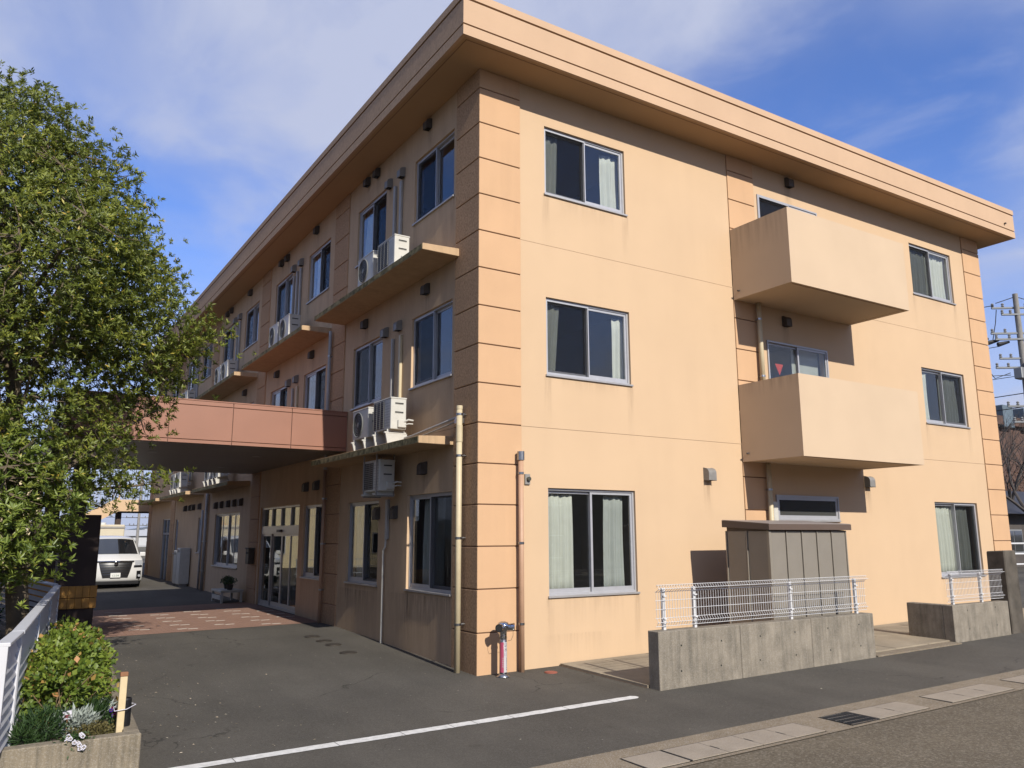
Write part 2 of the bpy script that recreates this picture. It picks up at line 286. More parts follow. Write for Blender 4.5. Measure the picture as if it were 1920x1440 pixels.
# ------------------------------------------------------------------ mesh helpers
class MB:
    def __init__(s): s.v = []; s.f = []
    def add(s, vs, fs):
        b = len(s.v); s.v += [tuple(p) for p in vs]; s.f += [tuple(b+i for i in f) for f in fs]; return s
    def box(s, x0, x1, y0, y1, z0, z1):
        x0, x1 = sorted((x0, x1)); y0, y1 = sorted((y0, y1)); z0, z1 = sorted((z0, z1))
        return s.add([(x0,y0,z0),(x1,y0,z0),(x1,y1,z0),(x0,y1,z0),(x0,y0,z1),(x1,y0,z1),(x1,y1,z1),(x0,y1,z1)],
                     [(0,3,2,1),(4,5,6,7),(0,1,5,4),(1,2,6,5),(2,3,7,6),(3,0,4,7)])
    def hexa(s, p):  # 4 bottom, 4 top points
        return s.add(p, [(0,3,2,1),(4,5,6,7),(0,1,5,4),(1,2,6,5),(2,3,7,6),(3,0,4,7)])
    def tube(s, pts, r, n=8, cap=True):
        pts = [Vector(p) for p in pts]; rs = r if isinstance(r, (list, tuple)) else [r]*len(pts)
        b = len(s.v); ref = None
        for i, p in enumerate(pts):
            d = (pts[min(i+1, len(pts)-1)] - pts[max(i-1, 0)])
            if d.length < 1e-9: d = Vector((0,0,1))
            d.normalize()
            if ref is None: ref = d.orthogonal().normalized()
            ref = ref - d*ref.dot(d)
            if ref.length < 1e-6: ref = d.orthogonal()
            ref.normalize(); q = d.cross(ref)
            for k in range(n):
                a = 2*math.pi*k/n; s.v.append(tuple(p + (ref*math.cos(a) + q*math.sin(a))*rs[i]))
        for i in range(len(pts)-1):
            for k in range(n):
                k2 = (k+1) % n; s.f.append((b+i*n+k, b+i*n+k2, b+(i+1)*n+k2, b+(i+1)*n+k))
        if cap:
            s.f.append(tuple(b+k for k in reversed(range(n)))); e = b+(len(pts)-1)*n; s.f.append(tuple(e+k for k in range(n)))
        return s
    def lathe(s, prof, c=(0,0,0), n=20):  # prof: (r,z)
        b = len(s.v)
        for r, z in prof:
            for k in range(n):
                a = 2*math.pi*k/n; s.v.append((c[0]+r*math.cos(a), c[1]+r*math.sin(a), c[2]+z))
        for i in range(len(prof)-1):
            for k in range(n):
                k2 = (k+1) % n; s.f.append((b+i*n+k, b+i*n+k2, b+(i+1)*n+k2, b+(i+1)*n+k))
        s.f.append(tuple(b+k for k in reversed(range(n)))); e = b+(len(prof)-1)*n; s.f.append(tuple(e+k for k in range(n)))
        return s
    def build(s, name, m, parent=None, bevel=0.0, smooth=False, seg=1):
        me = bpy.data.meshes.new(name); me.from_pydata(s.v, [], s.f)
        if bevel > 0:
            bm = bmesh.new(); bm.from_mesh(me)
            bmesh.ops.bevel(bm, geom=list(bm.edges), offset=bevel, segments=seg, profile=0.5, affect='EDGES', clamp_overlap=True)
            bm.to_mesh(me); bm.free()
        if smooth: me.polygons.foreach_set('use_smooth', [True]*len(me.polygons))
        me.materials.append(MATS[m] if isinstance(m, str) else m); me.update()
        return link(name, me, parent)
def link(name, me, parent=None):
    o = bpy.data.objects.new(name, me); COL.objects.link(o)
    if parent is not None:
        o.parent = parent
        if parent.get('_base'): o.matrix_parent_inverse = Matrix.Translation(-Vector(parent['_base']))
    return o
BASES = []
def thing(name, label, cat, loc=(0,0,0), group=None, local=False):
    """Empty at the thing's base; parts given in world coordinates unless local"""
    o = bpy.data.objects.new(name, None); COL.objects.link(o); o.location = loc; o.empty_display_size = 0.2
    o['label'] = label; o['category'] = cat
    if group: o['group'] = group
    if not local: o['_base'] = list(loc); BASES.append(o)
    return o
def tag(o, label, cat, group=None):
    o['label'] = label; o['category'] = cat
    if group: o['group'] = group
    return o
def struct(o): o['kind'] = 'structure'; return o
def copy_tree(o, parent=None):
    c = o.copy(); COL.objects.link(c)
    if parent is not None: c.parent = parent
    for ch in list(o.children): copy_tree(ch, c)
    return c
def dup(root, loc, label, rz=0.0):
    c = copy_tree(root); c.location = loc; c.rotation_euler = (0,0,rz); c['label'] = label; return c
def g(x, y):
    xx = min(max(x, -15), 20)
    return .012*xx + (.015*max(y, -15) if y < 0 else .03*y if y < 6.2 else .186+.004*(min(y, 40)-6.2))
def sheet(name, poly, off, m, parent=None, thick=0.0):
    """ground-following sheet cut along the ground's breaks in slope"""
    bm = bmesh.new(); f = bm.faces.new([bm.verts.new((x, y, 0)) for x, y in poly])
    for co, no in (((-15,0,0),(1,0,0)),((20,0,0),(1,0,0)),((0,-15,0),(0,1,0)),((0,0,0),(0,1,0)),((0,6.2,0),(0,1,0)),((0,40,0),(0,1,0))):
        bmesh.ops.bisect_plane(bm, geom=bm.verts[:]+bm.edges[:]+bm.faces[:], plane_co=co, plane_no=no, dist=1e-5)
    bmesh.ops.recalc_face_normals(bm, faces=bm.faces[:])
    for q in bm.faces:
        q.normal_update()
        if q.normal.z < 0: q.normal_flip()
    if thick > 0:
        r = bmesh.ops.extrude_face_region(bm, geom=bm.faces[:]); 
        top = set(e for e in r['geom'] if isinstance(e, bmesh.types.BMVert))
        for v in bm.verts: v.co.z = g(v.co.x, v.co.y) + (off if v in top else off-thick)
        bmesh.ops.recalc_face_normals(bm, faces=bm.faces[:])
    else:
        for v in bm.verts: v.co.z = g(v.co.x, v.co.y) + off
    me = bpy.data.meshes.new(name); bm.to_mesh(me); bm.free(); me.materials.append(MATS[m])
    return link(name, me, parent)
def rect(x0, x1, y0, y1): return [(x0,y0),(x1,y0),(x1,y1),(x0,y1)]
def leaves(name, pos, axis, nrm, length, width, tint, m, parent=None, fold=0.22):
    """one mesh of many leaf blades (diamond, folded on the midrib)"""
    n = len(pos); axis = axis/np.linalg.norm(axis, axis=1, keepdims=True)
    side = np.cross(axis, nrm); side /= (np.linalg.norm(side, axis=1, keepdims=True)+1e-9); up = np.cross(side, axis)
    ln = np.asarray(length).reshape(-1,1)*np.ones((n,1)); wd = np.asarray(width).reshape(-1,1)*np.ones((n,1))
    mid = pos + axis*ln*0.48
    v = np.empty((n,4,3)); v[:,0] = pos; v[:,1] = mid + side*wd*0.5 + up*wd*fold; v[:,2] = pos + axis*ln - up*ln*0.06; v[:,3] = mid - side*wd*0.5 + up*wd*fold
    me = bpy.data.meshes.new(name); me.vertices.add(n*4); me.vertices.foreach_set('co', v.reshape(-1).astype(np.float32))
    idx = (np.arange(n)*4)[:,None]; tris = np.concatenate([idx+np.array([0,1,2]), idx+np.array([0,2,3])], axis=1).reshape(-1)
    me.loops.add(n*6); me.loops.foreach_set('vertex_index', tris.astype(np.int32))
    me.polygons.add(n*2); me.polygons.foreach_set('loop_start', (np.arange(n*2)*3).astype(np.int32))
    me.update(calc_edges=True)
    a = me.attributes.new('tint', 'FLOAT', 'POINT'); a.data.foreach_set('value', np.repeat(np.asarray(tint, dtype=np.float32), 4))
    me.materials.append(MATS[m]); me.validate(); return link(name, me, parent)
def rnd_unit(n):
    v = RNG.normal(size=(n,3)); return v/np.linalg.norm(v, axis=1, keepdims=True)
def text_mesh(name, body, size, m, parent, M):
    cu = bpy.data.curves.new(name, 'FONT'); cu.body = body; cu.size = size; cu.align_x = 'CENTER'; cu.align_y = 'CENTER'
    cu.resolution_u = 2; t = bpy.data.objects.new(name+'_tmp', cu); COL.objects.link(t)
    dg = bpy.context.evaluated_depsgraph_get(); me = bpy.data.meshes.new_from_object(t.evaluated_get(dg))
    bpy.data.objects.remove(t, do_unlink=True); me.name = name
    for v in me.vertices: v.co = M(v.co)
    me.materials.clear(); me.materials.append(MATS[m]); me.update()
    return link(name, me, parent)

# ================================================================== SETTING
struct(sheet('ground', rect(-4000,4000,-4000,4000), -0.06, 'field'))
struct(sheet('road', rect(-70,90,-12.5,-5.0), 0.0, 'road'))
lot = struct(sheet('parking_lot', [(-4.97,-4.24),(60,-4.24),(60,60),(-4.3,60),(-4.3,8.0),(-4.97,-2.3)], 0.0, 'asphalt'))
struct(sheet('verge', [(-70,-4.24),(-4.97,-4.24),(-4.97,-2.3),(-4.3,8.0),(-4.3,60),(-70,60)], -0.004, 'soil'))
# painted line across the driveway mouth: worn strip with cracks
wl = MB(); x = -9.0
pts = [-9,-6.2,-5.0,-4.15,-3.1,-2.35,-1.75,-1.45,-0.95,-0.15,0.55,1.02]
for a, b in zip(pts[:-1], pts[1:]):
    n_ = 8; v = []; f = []
    for i in range(n_+1):
        xx = a+0.004+(b-a-0.008)*i/n_; w = 0.0 if not (b > 1.0 and i == n_) else 0.045
        y0 = -2.525+random.uniform(-.006,.006)+w; y1 = -2.37+random.uniform(-.006,.006)-w
        v += [(xx,y0,g(xx,y0)+.006),(xx,y1,g(xx,y1)+.006)]
        if i: k = 2*i; f.append((k-2,k,k+1,k-1))
    wl.add(v, f)
struct(wl.build('painted_line', 'white_line', lot))

# roadside gutter: concrete channel with lids set in groups, one steel grate
gut = struct(sheet('gutter', rect(-70,90,-5.0,-4.24), 0.006, 'gutter'))
lidmesh = None
def lid_at(x0, x1, slot):
    b = MB(); z0 = g(x0,-4.7)+.006; z1 = g(x1,-4.7)+.006
    if slot: # hand-hole notch in the joint side
        for (ya, yb, xa) in ((-4.93,-4.79,x0),(-4.79,-4.65,x0+.018),(-4.65,-4.5,x0)):
            b.hexa([(xa,ya,z0-.02),(x1,ya,z1-.02),(x1,yb,z1-.02),(xa,yb,z0-.02),(xa,ya,z0+.008),(x1,ya,z1+.008),(x1,yb,z1+.008),(xa,yb,z0+.008)])
    else:
        ya, yb = -4.93, -4.5
        b.hexa([(x0,ya,z0-.02),(x1,ya,z1-.02),(x1,yb,z1-.02),(x0,yb,z0-.02),(x0,ya,z0+.008),(x1,ya,z1+.008),(x1,yb,z1+.008),(x0,yb,z0+.008)])
    return b.build('gutter_lid', 'lid', gut)
xx = 2.53
def bed(x0, x1): # dark bed under lids so that joints read as gaps
    sheet('lid_bed', rect(x0-.012,x1+.012,-4.942,-4.488), 0.0095, 'slot', gut)
for start, cnt in ((-5.1,2),(-3.15,3),(-0.98,1),(-0.45,4),(2.53,2),(4.05,3),(6.05,3),(8.1,3),(10.2,3),(12.3,3),(14.4,3),(16.5,3)):
    bed(start, start+cnt*.5)
    for k in range(cnt): lid_at(start+k*.5+.004, start+k*.5+.496, k > 0)
gx0 = 2.02; bed(gx0, gx0+.49)
for k in range(11):
    b = MB(); x_ = gx0+.01+k*.046; z_ = g(x_,-4.7)+.006; b.box(x_, x_+.012, -4.93, -4.5, z_-.02, z_+.008); b.build('grate_bar', 'grate', gut)
for yy in (-4.925,-4.82,-4.715,-4.61,-4.51):
    b = MB(); z_ = g(gx0,-4.7)+.008; b.box(gx0, gx0+.49, yy-.007, yy+.007, z_-.02, z_+.009); b.build('grate_crossbar', 'steel', gut)

# red block paving below the canopy with white marker blocks
pav = struct(sheet('block_paving', [(-4.45,7.05),(-0.02,6.95),(-0.02,13.3),(-4.45,13.3)], 0.004, 'paver_red'))
pv = MATS['paver_red']; n = pv.node_tree.nodes; l = pv.node_tree.links; bs = n['Principled BSDF']
br = n.new('ShaderNodeTexBrick'); br.inputs['Scale'].default_value = 1.0; br.inputs['Brick Width'].default_value = 0.2; br.inputs['Row Height'].default_value = 0.1
br.inputs['Mortar Size'].default_value = 0.006; br.inputs['Color1'].default_value = (0.26,0.157,0.115,1); br.inputs['Color2'].default_value = (0.22,0.130,0.095,1); br.inputs['Mortar'].default_value = (0.15,0.095,0.065,1)
gg = n.new('ShaderNodeNewGeometry'); l.new(gg.outputs['Position'], br.inputs['Vector']); l.new(br.outputs['Color'], bs.inputs['Base Color'])
for cx_, ys in ((-3.57,(7.95,8.8,9.7,10.62,11.4,12.3)),(-2.7,(7.5,8.36,9.24,10.1,10.96,11.75)),(-1.87,(7.85,8.72,9.57,10.42,11.3)),(-1.0,(7.32,8.2,9.05,9.93,10.8,11.6)),(-0.3,(8.6,9.4,10.3))):
    for y_ in ys:
        for dx, dy in ((-.10,.05),(.10,-.05)):
            b = MB(); z_ = g(cx_+dx, y_+dy)+.004; b.box(cx_+dx-.098, cx_+dx+.098, y_+dy-.045, y_+dy+.045, z_-.03, z_+.004); b.build('white_block', 'paver_white', pav)
# concrete apron slabs in front of the sunlit end wall
apr = struct(sheet('apron', rect(1.5,15.9,-2.1,-0.034), 0.004, 'joint'))
xs = [1.5,2.3,3.3,4.3,5.3,6.3,7.3,8.3,9.3,10.3,11.3,12.4,13.5,14.7,15.9]
for a, b in zip(xs[:-1], xs[1:]):
    sheet('apron_slab', rect(a+.006,b-.006,-2.1,-1.07), 0.036+random.uniform(0,.004), 'slab', apr, .06)
    sheet('apron_slab', rect(a+.006,b-.006,-1.058,-0.036), 0.036+random.uniform(0,.004), 'slab', apr, .06)
sheet('apron_step', rect(6.42,8.98,-2.34,-2.11), 0.02, 'gutter', apr, .08)

# ================================================================== BUILDING
BLD = thing('apartment_building', 'three-storey peach stucco building with orange banded pillars and a wide flat roof', 'building', (0,0,0))
WX, WY = 15.8, 32.0
ZS = [(-0.35,3.832),(3.838,7.057),(7.063,10.0)]
def P(face, u, d, z): return (u, d, z) if face == 'R' else (d, u, z)
def fbox(b, face, u0, u1, d0, d1, z0, z1):
    a = P(face,u0,d0,z0); c = P(face,u1,d1,z1); b.box(a[0],c[0],a[1],c[1],a[2],c[2]); return b
def wall_panel(face, u0, u1, z0, z1, holes, th=0.2, m='wall', name='wall_panel'):
    hs = [(max(a,u0),min(b,u1),max(c,z0),min(d,z1)) for a,b,c,d in holes if b>u0 and a<u1 and d>z0 and c<z1]
    us = sorted({u0,u1,*[h[0] for h in hs],*[h[1] for h in hs]}); zs = sorted({z0,z1,*[h[2] for h in hs],*[h[3] for h in hs]})
    b = MB(); idx = {}
    def vid(i,j,k):
        if (i,j,k) not in idx: idx[(i,j,k)] = len(b.v); b.v.append(P(face,us[i],th*k,zs[j]))
        return idx[(i,j,k)]
    solid = lambda i,j: 0<=i<len(us)-1 and 0<=j<len(zs)-1 and not any(h[0]-1e-6<=us[i] and us[i+1]<=h[1]+1e-6 and h[2]-1e-6<=zs[j] and zs[j+1]<=h[3]+1e-6 for h in hs)
    for i in range(len(us)-1):
        for j in range(len(zs)-1):
            if not solid(i,j): continue
            b.f.append((vid(i,j,0),vid(i+1,j,0),vid(i+1,j+1,0),vid(i,j+1,0))); b.f.append((vid(i,j,1),vid(i,j+1,1),vid(i+1,j+1,1),vid(i+1,j,1)))
            if not solid(i-1,j): b.f.append((vid(i,j,0),vid(i,j+1,0),vid(i,j+1,1),vid(i,j,1)))
            if not solid(i+1,j): b.f.append((vid(i+1,j,0),vid(i+1,j,1),vid(i+1,j+1,1),vid(i+1,j+1,0)))
            if not solid(i,j-1): b.f.append((vid(i,j,0),vid(i,j,1),vid(i+1,j,1),vid(i+1,j,0)))
            if not solid(i,j+1): b.f.append((vid(i,j+1,0),vid(i+1,j+1,0),vid(i+1,j+1,1),vid(i,j+1,1)))
    if face == 'L': b.f = [tuple(reversed(f)) for f in b.f]
    return b.build(name, m, BLD)
RW = {0:[(1.33,3.21,1.10,2.84),(12.56,14.42,1.08,2.83),(6.92,8.9,2.36,2.86)],
      1:[(1.33,3.2,4.75,6.12),(12.56,14.45,4.74,6.12),(6.93,8.9,4.02,6.07)],
      2:[(1.33,3.19,8.02,9.32),(12.54,14.4,8.0,9.34),(6.90,8.9,7.22,9.31)]}
A_, B_ = (0.92,2.55), (3.93,5.53)
LW = {0:[(0.87,2.58,1.13,2.79),(3.9,5.54,1.13,2.76),(6.97,8.47,1.11,2.8),(8.82,12.3,0.16,2.85),(14.6,17.9,1.12,2.8),(20.0,20.6,1.5,2.75),(24.4,25.0,1.4,2.75),(26.3,28.0,0.2,2.83)], 1:[], 2:[]}
for k in range(5):
    for (a, b) in (A_, B_):
        LW[1].append((a+6.4*k,b+6.4*k,4.77,6.12)); LW[2].append((a+6.4*k,b+6.4*k,8.02,9.32))
rb = [(0.8,6.0),(6.8,15.0)]; lb = [(0.8,6.05)]+[(6.95+6.4*k,12.45+6.4*k) for k in range(3)]+[(26.15,31.2)]
for s, (z0, z1) in enumerate(ZS):
    for a, b in rb: wall_panel('R', a, b, z0, z1, RW[s])
    for a, b in lb: wall_panel('L', a, b, z0, z1, LW[s])
# backing behind the storey joints
jb = MB()
for z in (3.835, 7.06):
    for a, b in rb: fbox(jb, 'R', a, b, .012, .15, z-.05, z+.05)
    for a, b in lb: fbox(jb, 'L', a, b, .012, .15, z-.05, z+.05)
b_ = jb.build('joint_strip', 'joint', BLD)
# far walls (north, east), roof slab
m_ = MB(); m_.box(.2,WX,WY-.2,WY,-.35,10.0); m_.build('wall_rear', 'wall', BLD)
m_ = MB(); m_.box(WX-.2,WX,.8,WY-.2,-.35,10.0); m_.build('wall_side', 'wall', BLD)
# pillars: stacked blocks with open joints over a recessed core
gz = [-0.35]+[0.61+.645*k for k in range(15)]+[10.0]
def pillar(x0, x1, y0, y1, proud):
    core = MB(); core.box(x0+.02, x1-.02, y0+.02, y1-.02, -.35, 9.998)
    c = core.build('pillar', 'joint', BLD)
    for z0, z1 in zip(gz[:-1], gz[1:]):
        b = MB(); b.box(x0, x1, y0, y1, z0+.010, z1-.010); b.build('pillar_block', 'pillar', c, bevel=.006)
pillar(-.025, .8, -.025, .8, (1,1))
pillar(6.0, 6.8, -.025, .2, (0,1)); pillar(15.0, WX+.025, -.025, .8, (1,1))
for k in range(4): pillar(-.025, .2, 6.05+6.4*k, 6.95+6.4*k, (1,0))
pillar(-.025, .2, 31.2, WY+.02, (1,0))
# roof: overhanging slab with banded fascia
OV = .75; rx0, rx1, ry0, ry1 = -OV, WX+.62, -OV, WY+.6
roof = MB(); roof.box(rx0+.05, rx1-.05, ry0+.05, ry1-.05, 10.0, 10.70); roof = roof.build('roof', 'soffit', BLD)
def band(z0, z1, o, m='fascia', name='fascia_band', w=.06):
    b = MB(); b.box(rx0-o, rx1+o, ry0-o, ry0-o+w, z0, z1); b.build(name, m, roof)
    b = MB(); b.box(rx0-o, rx0-o+w, ry0-o+w, ry1+o, z0, z1); b.build(name, m, roof)
    b = MB(); b.box(rx1+o-w, rx1+o, ry0-o+w, ry1+o-w*0, z0, z1); b.build(name, m, roof)
band(9.985, 10.158, 0.0); band(10.188, 10.618, 0.0); band(10.648, 10.78, 0.012)
jb = MB(); jb.box(rx0+.03, rx1-.03, ry0+.03, ry1-.03, 10.001, 10.72); jb.build('fascia_joint', 'joint', roof)
b = MB(); b.box(rx0+.12, rx1-.12, ry0+.12, ry0+.135, 9.988, 10.0); b.box(rx0+.12, rx0+.135, ry0+.135, ry1-.12, 9.988, 10.0); b.build('drip_groove', 'joint', roof)
b = MB(); b.box(rx0+.016, rx1-.016, ry0+.016, ry1-.016, 9.992, 9.9995); b.build('soffit', 'soffit', roof)
b = MB(); b.tube([(15.9,-.76,10.3),(15.9,-.80,10.3)], .025, 10); b.build('overflow_spout', 'vent_brown', roof)
# interior: floor slabs and partitions
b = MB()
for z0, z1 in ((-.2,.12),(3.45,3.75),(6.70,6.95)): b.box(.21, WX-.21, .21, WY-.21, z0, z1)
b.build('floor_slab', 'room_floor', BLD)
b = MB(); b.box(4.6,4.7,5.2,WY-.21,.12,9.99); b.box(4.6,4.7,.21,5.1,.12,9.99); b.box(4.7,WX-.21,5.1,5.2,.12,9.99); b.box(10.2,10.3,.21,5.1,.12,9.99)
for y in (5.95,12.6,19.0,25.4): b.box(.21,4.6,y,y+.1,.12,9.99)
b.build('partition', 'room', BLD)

# windows
CURT = []
def window(face, u0, u1, z0, z1, dark='left', fr='alu', d=.075, gl='glass', kind='slide', sill=True, front='right'):
    t = .035; b = MB()
    fbox(b,face,u0,u1,d-.03,d+.07,z1-t,z1); fbox(b,face,u0,u1,d-.03,d+.07,z0,z0+t); fbox(b,face,u0,u0+t,d-.03,d+.07,z0+t,z1-t); fbox(b,face,u1-t,u1,d-.03,d+.07,z0+t,z1-t)
    w = b.build('window', fr, BLD)
    if sill:
        b = MB(); a = P(face,u0-.02,-.03,z0-.028); fbox(b,face,u0-.025,u1+.025,-.035,d-.03,z0-.03,z0+.004); b.build('sill', 'sill', w, bevel=.004)
    if kind == 'slide':
        um = (u0+u1)/2; s = .042
        for nm, a, c in (('left',u0+t,um+s/2),('right',um-s/2,u1-t)):
            dd = d-.012 if nm == front else d+.028
            b = MB(); fbox(b,face,a,a+s,dd,dd+.03,z0+t,z1-t); fbox(b,face,c-s,c,dd,dd+.03,z0+t,z1-t)
            fbox(b,face,a+s,c-s,dd,dd+.03,z1-t-.045,z1-t); fbox(b,face,a+s,c-s,dd,dd+.03,z0+t,z0+t+.07); sa = b.build('sash', fr, w)
            b = MB(); fbox(b,face,a+s-.004,c-s+.004,dd+.012,dd+.017,z0+t+.066,z1-t-.041); b.build('pane', gl, w)
        if dark:
            a, c = (u0+t,um+s/2) if dark == 'left' else (um-s/2,u1-t)
            b = MB(); fbox(b,face,a+.02,c-.02,d-.024,d-.0225,z0+t+.02,z1-t-.02); b.build('insect_screen', 'screen', w)
            b = MB()
            for q0, q1 in ((a,a+.022),(c-.022,c)): fbox(b,face,q0,q1,d-.03,d-.015,z0+t,z1-t)
            fbox(b,face,a+.022,c-.022,d-.03,d-.015,z1-t-.022,z1-t); fbox(b,face,a+.022,c-.022,d-.03,d-.015,z0+t,z0+t+.022); b.build('screen_frame', fr, w)
    elif kind == 'fixed':
        b = MB(); s=.06; fbox(b,face,u0+t,u1-t,d-.01,d+.03,z1-t-s,z1-t); fbox(b,face,u0+t,u1-t,d-.01,d+.03,z0+t,z0+t+s); fbox(b,face,u0+t,u0+t+s,d-.01,d+.03,z0+t+s,z1-t-s); fbox(b,face,u1-t-s,u1-t,d-.01,d+.03,z0+t+s,z1-t-s); b.build('sash', fr, w)
        b = MB(); fbox(b,face,u0+t+s-.004,u1-t-s+.004,d+.01,d+.016,z0+t+s-.004,z1-t-s+.004); b.build('pane', gl, w)
    else: # kind = number of panes
        n_ = kind; pw = (u1-u0-2*t)/n_
        for i in range(n_):
            a = u0+t+i*pw; c = a+pw; s = .035; dd = d+(.03 if i%2 else 0)
            b = MB(); fbox(b,face,a,a+s,dd,dd+.03,z0+t,z1-t); fbox(b,face,c-s,c,dd,dd+.03,z0+t,z1-t); fbox(b,face,a+s,c-s,dd,dd+.03,z1-t-.04,z1-t); fbox(b,face,a+s,c-s,dd,dd+.03,z0+t,z0+t+.06); b.build('sash', fr, w)
            b = MB(); fbox(b,face,a+s-.004,c-s+.004,dd+.012,dd+.017,z0+t+.056,z1-t-.036); b.build('pane', gl, w)
    return w
def curtain(face, u0, u1, z0, z1, label, m='curtain', d=.19, pinch=0.0, side=0):
    b = MB(); nu = max(8, int((u1-u0)/.018)); nz = 6; ph = random.uniform(0, 6); b0 = 0
    for j in range(nz+1):
        fz = j/nz; z = z1+(z0-z1)*fz
        for i in range(nu+1):
            fu = i/nu; k = 1-pinch*fz*(.6+.4*fz); uu = (u0 + (u1-u0)*fu*k) if side == 0 else (u1-(u1-u0)*(1-fu)*k)
            dd = d+.028*math.sin(fu*(u1-u0)*48+ph+.5*fz)*(.45+.55*fz)+.012*math.sin(fu*(u1-u0)*21+2*ph)+.01*math.sin(5*fz+ph)
            b.v.append(P(face, uu, dd, z))
    for j in range(nz):
        for i in range(nu): q = j*(nu+1)+i; b.f.append((q,q+1,q+nu+2,q+nu+1))
    o = b.build('curtain', m, None, smooth=True); sm = o.modifiers.new('thick','SOLIDIFY'); sm.thickness = .003
    tag(o, label, 'curtain', 'curtains hanging behind the windows'); return o
# end wall (sunlit)
E_ = 'of the end wall'
window('R', *RW[2][0], dark='left'); window('R', *RW[1][0], dark='left'); window('R', *RW[0][0], dark=None)
window('R', *RW[2][1], dark='left'); window('R', *RW[1][1], dark='right', front='right'); window('R', *RW[0][1], dark='right')
window('R', *RW[2][2], dark='left', d=.0); w2 = window('R', *RW[1][2], dark=None, d=.0); window('R', *RW[0][2], d=.0, kind='fixed', gl='frosted')
curtain('R', 1.36,1.76, 7.95,9.3, 'narrow pale curtain at the left edge of the top left window '+E_, pinch=.15)
curtain('R', 2.74,3.18, 7.95,9.22, 'pale curtain at the right of the top left window '+E_, side=1)
curtain('R', 1.36,1.74, 4.7,6.08, 'narrow pale curtain at the left edge of the middle left window '+E_, pinch=.35)
curtain('R', 2.92,3.18, 4.7,6.0, 'narrow pale curtain at the right of the middle left window '+E_, side=1)
curtain('R', 1.36,1.95, 1.05,2.8, 'bright cream curtain in the left half of the ground floor left window', pinch=-.06)
curtain('R', 2.62,3.08, 1.05,2.8, 'greyer cream curtain in the right half of the ground floor left window', 'curtain_grey', pinch=-.08, side=1)
curtain('R', 12.6,13.6, 7.95,9.3, 'grey curtain behind the left half of the top right window '+E_, 'curtain_grey')
curtain('R', 13.65,14.38, 7.95,9.3, 'pale curtain behind the right half of the top right window '+E_, side=1)
curtain('R', 12.6,12.98, 4.7,6.1, 'thin pale curtain at the left edge of the middle right window '+E_)
curtain('R', 13.6,14.3, 4.7,6.0, 'grey-green curtain behind the right half of the middle right window '+E_, 'curtain_grey', side=1, pinch=-.1)
curtain('R', 12.6,13.55, 1.05,2.8, 'pale green-white curtain in the left half of the ground floor right window', pinch=-.05)
curtain('R', 13.62,14.25, 1.05,2.75, 'grey curtain in the right half of the ground floor right window '+E_, 'curtain_grey', side=1)
# blind behind the balcony window, rescue triangle on its glass
b = MB(); b.box(7.95,8.85,.2,.205,4.0,6.05); tag(b.build('roller_blind','curtain_grey'), 'grey blind in the right half of the window above the lower balcony', 'blind')
b = MB(); x_, z_ = 7.38, 5.62; b.add([(x_-.13,-.024,z_),(x_+.13,-.024,z_),(x_,-.024,z_-.24),(x_-.13,-.018,z_),(x_+.13,-.018,z_),(x_,-.018,z_-.24)], [(0,2,1),(3,4,5),(0,1,4,3),(1,2,5,4),(2,0,3,5)])
tri = b.build('rescue_triangle', 'red_sign', w2); tri['label'] = 'red rescue triangle on the glass'
for v in tri.data.vertices: v.co.y += .095
# long shaded wall
dk2 = {0:('right','left'),1:('left','right'),2:('right','right'),3:('right','left'),4:('left','left')}
dk1 = {0:('right','right'),1:('left','left'),2:('left','right'),3:('right','left'),4:('left','left')}
for i, h in enumerate(LW[2]): window('L', *h, dark=dk2[i//2][i%2])
for i, h in enumerate(LW[1]): window('L', *h, dark=dk1[i//2][i%2])
window('L', *LW[0][0], dark='left'); window('L', *LW[0][1], dark='left'); window('L', *LW[0][2], dark='left')
window('L', *LW[0][4], kind=4); window('L', *LW[0][5], kind='fixed', gl='frosted'); window('L', *LW[0][6], kind='fixed', gl='frosted')
curtain('L', 1.5,2.3, 1.1,2.75, 'pale curtain inside the ground floor corner window of the shaded wall', 'curtain_grey')
curtain('L', 4.75,5.45, 1.1,2.72, 'grey curtain inside the second ground floor window of the shaded wall', 'curtain_grey')
curtain('L', .95,1.25, 4.8,6.1, 'pale curtain inside the middle floor corner window of the shaded wall')
curtain('L', .95,1.15, 8.05,9.3, 'pale curtain inside the top floor corner window of the shaded wall')
for i in (1,2,3): curtain('L', LW[2][i][0]+1.05,LW[2][i][0]+1.5, 8.05,9.3, 'pale curtain in the %s top floor window of the shaded wall counted from the corner' % ('second','third','fourth')[i-1])
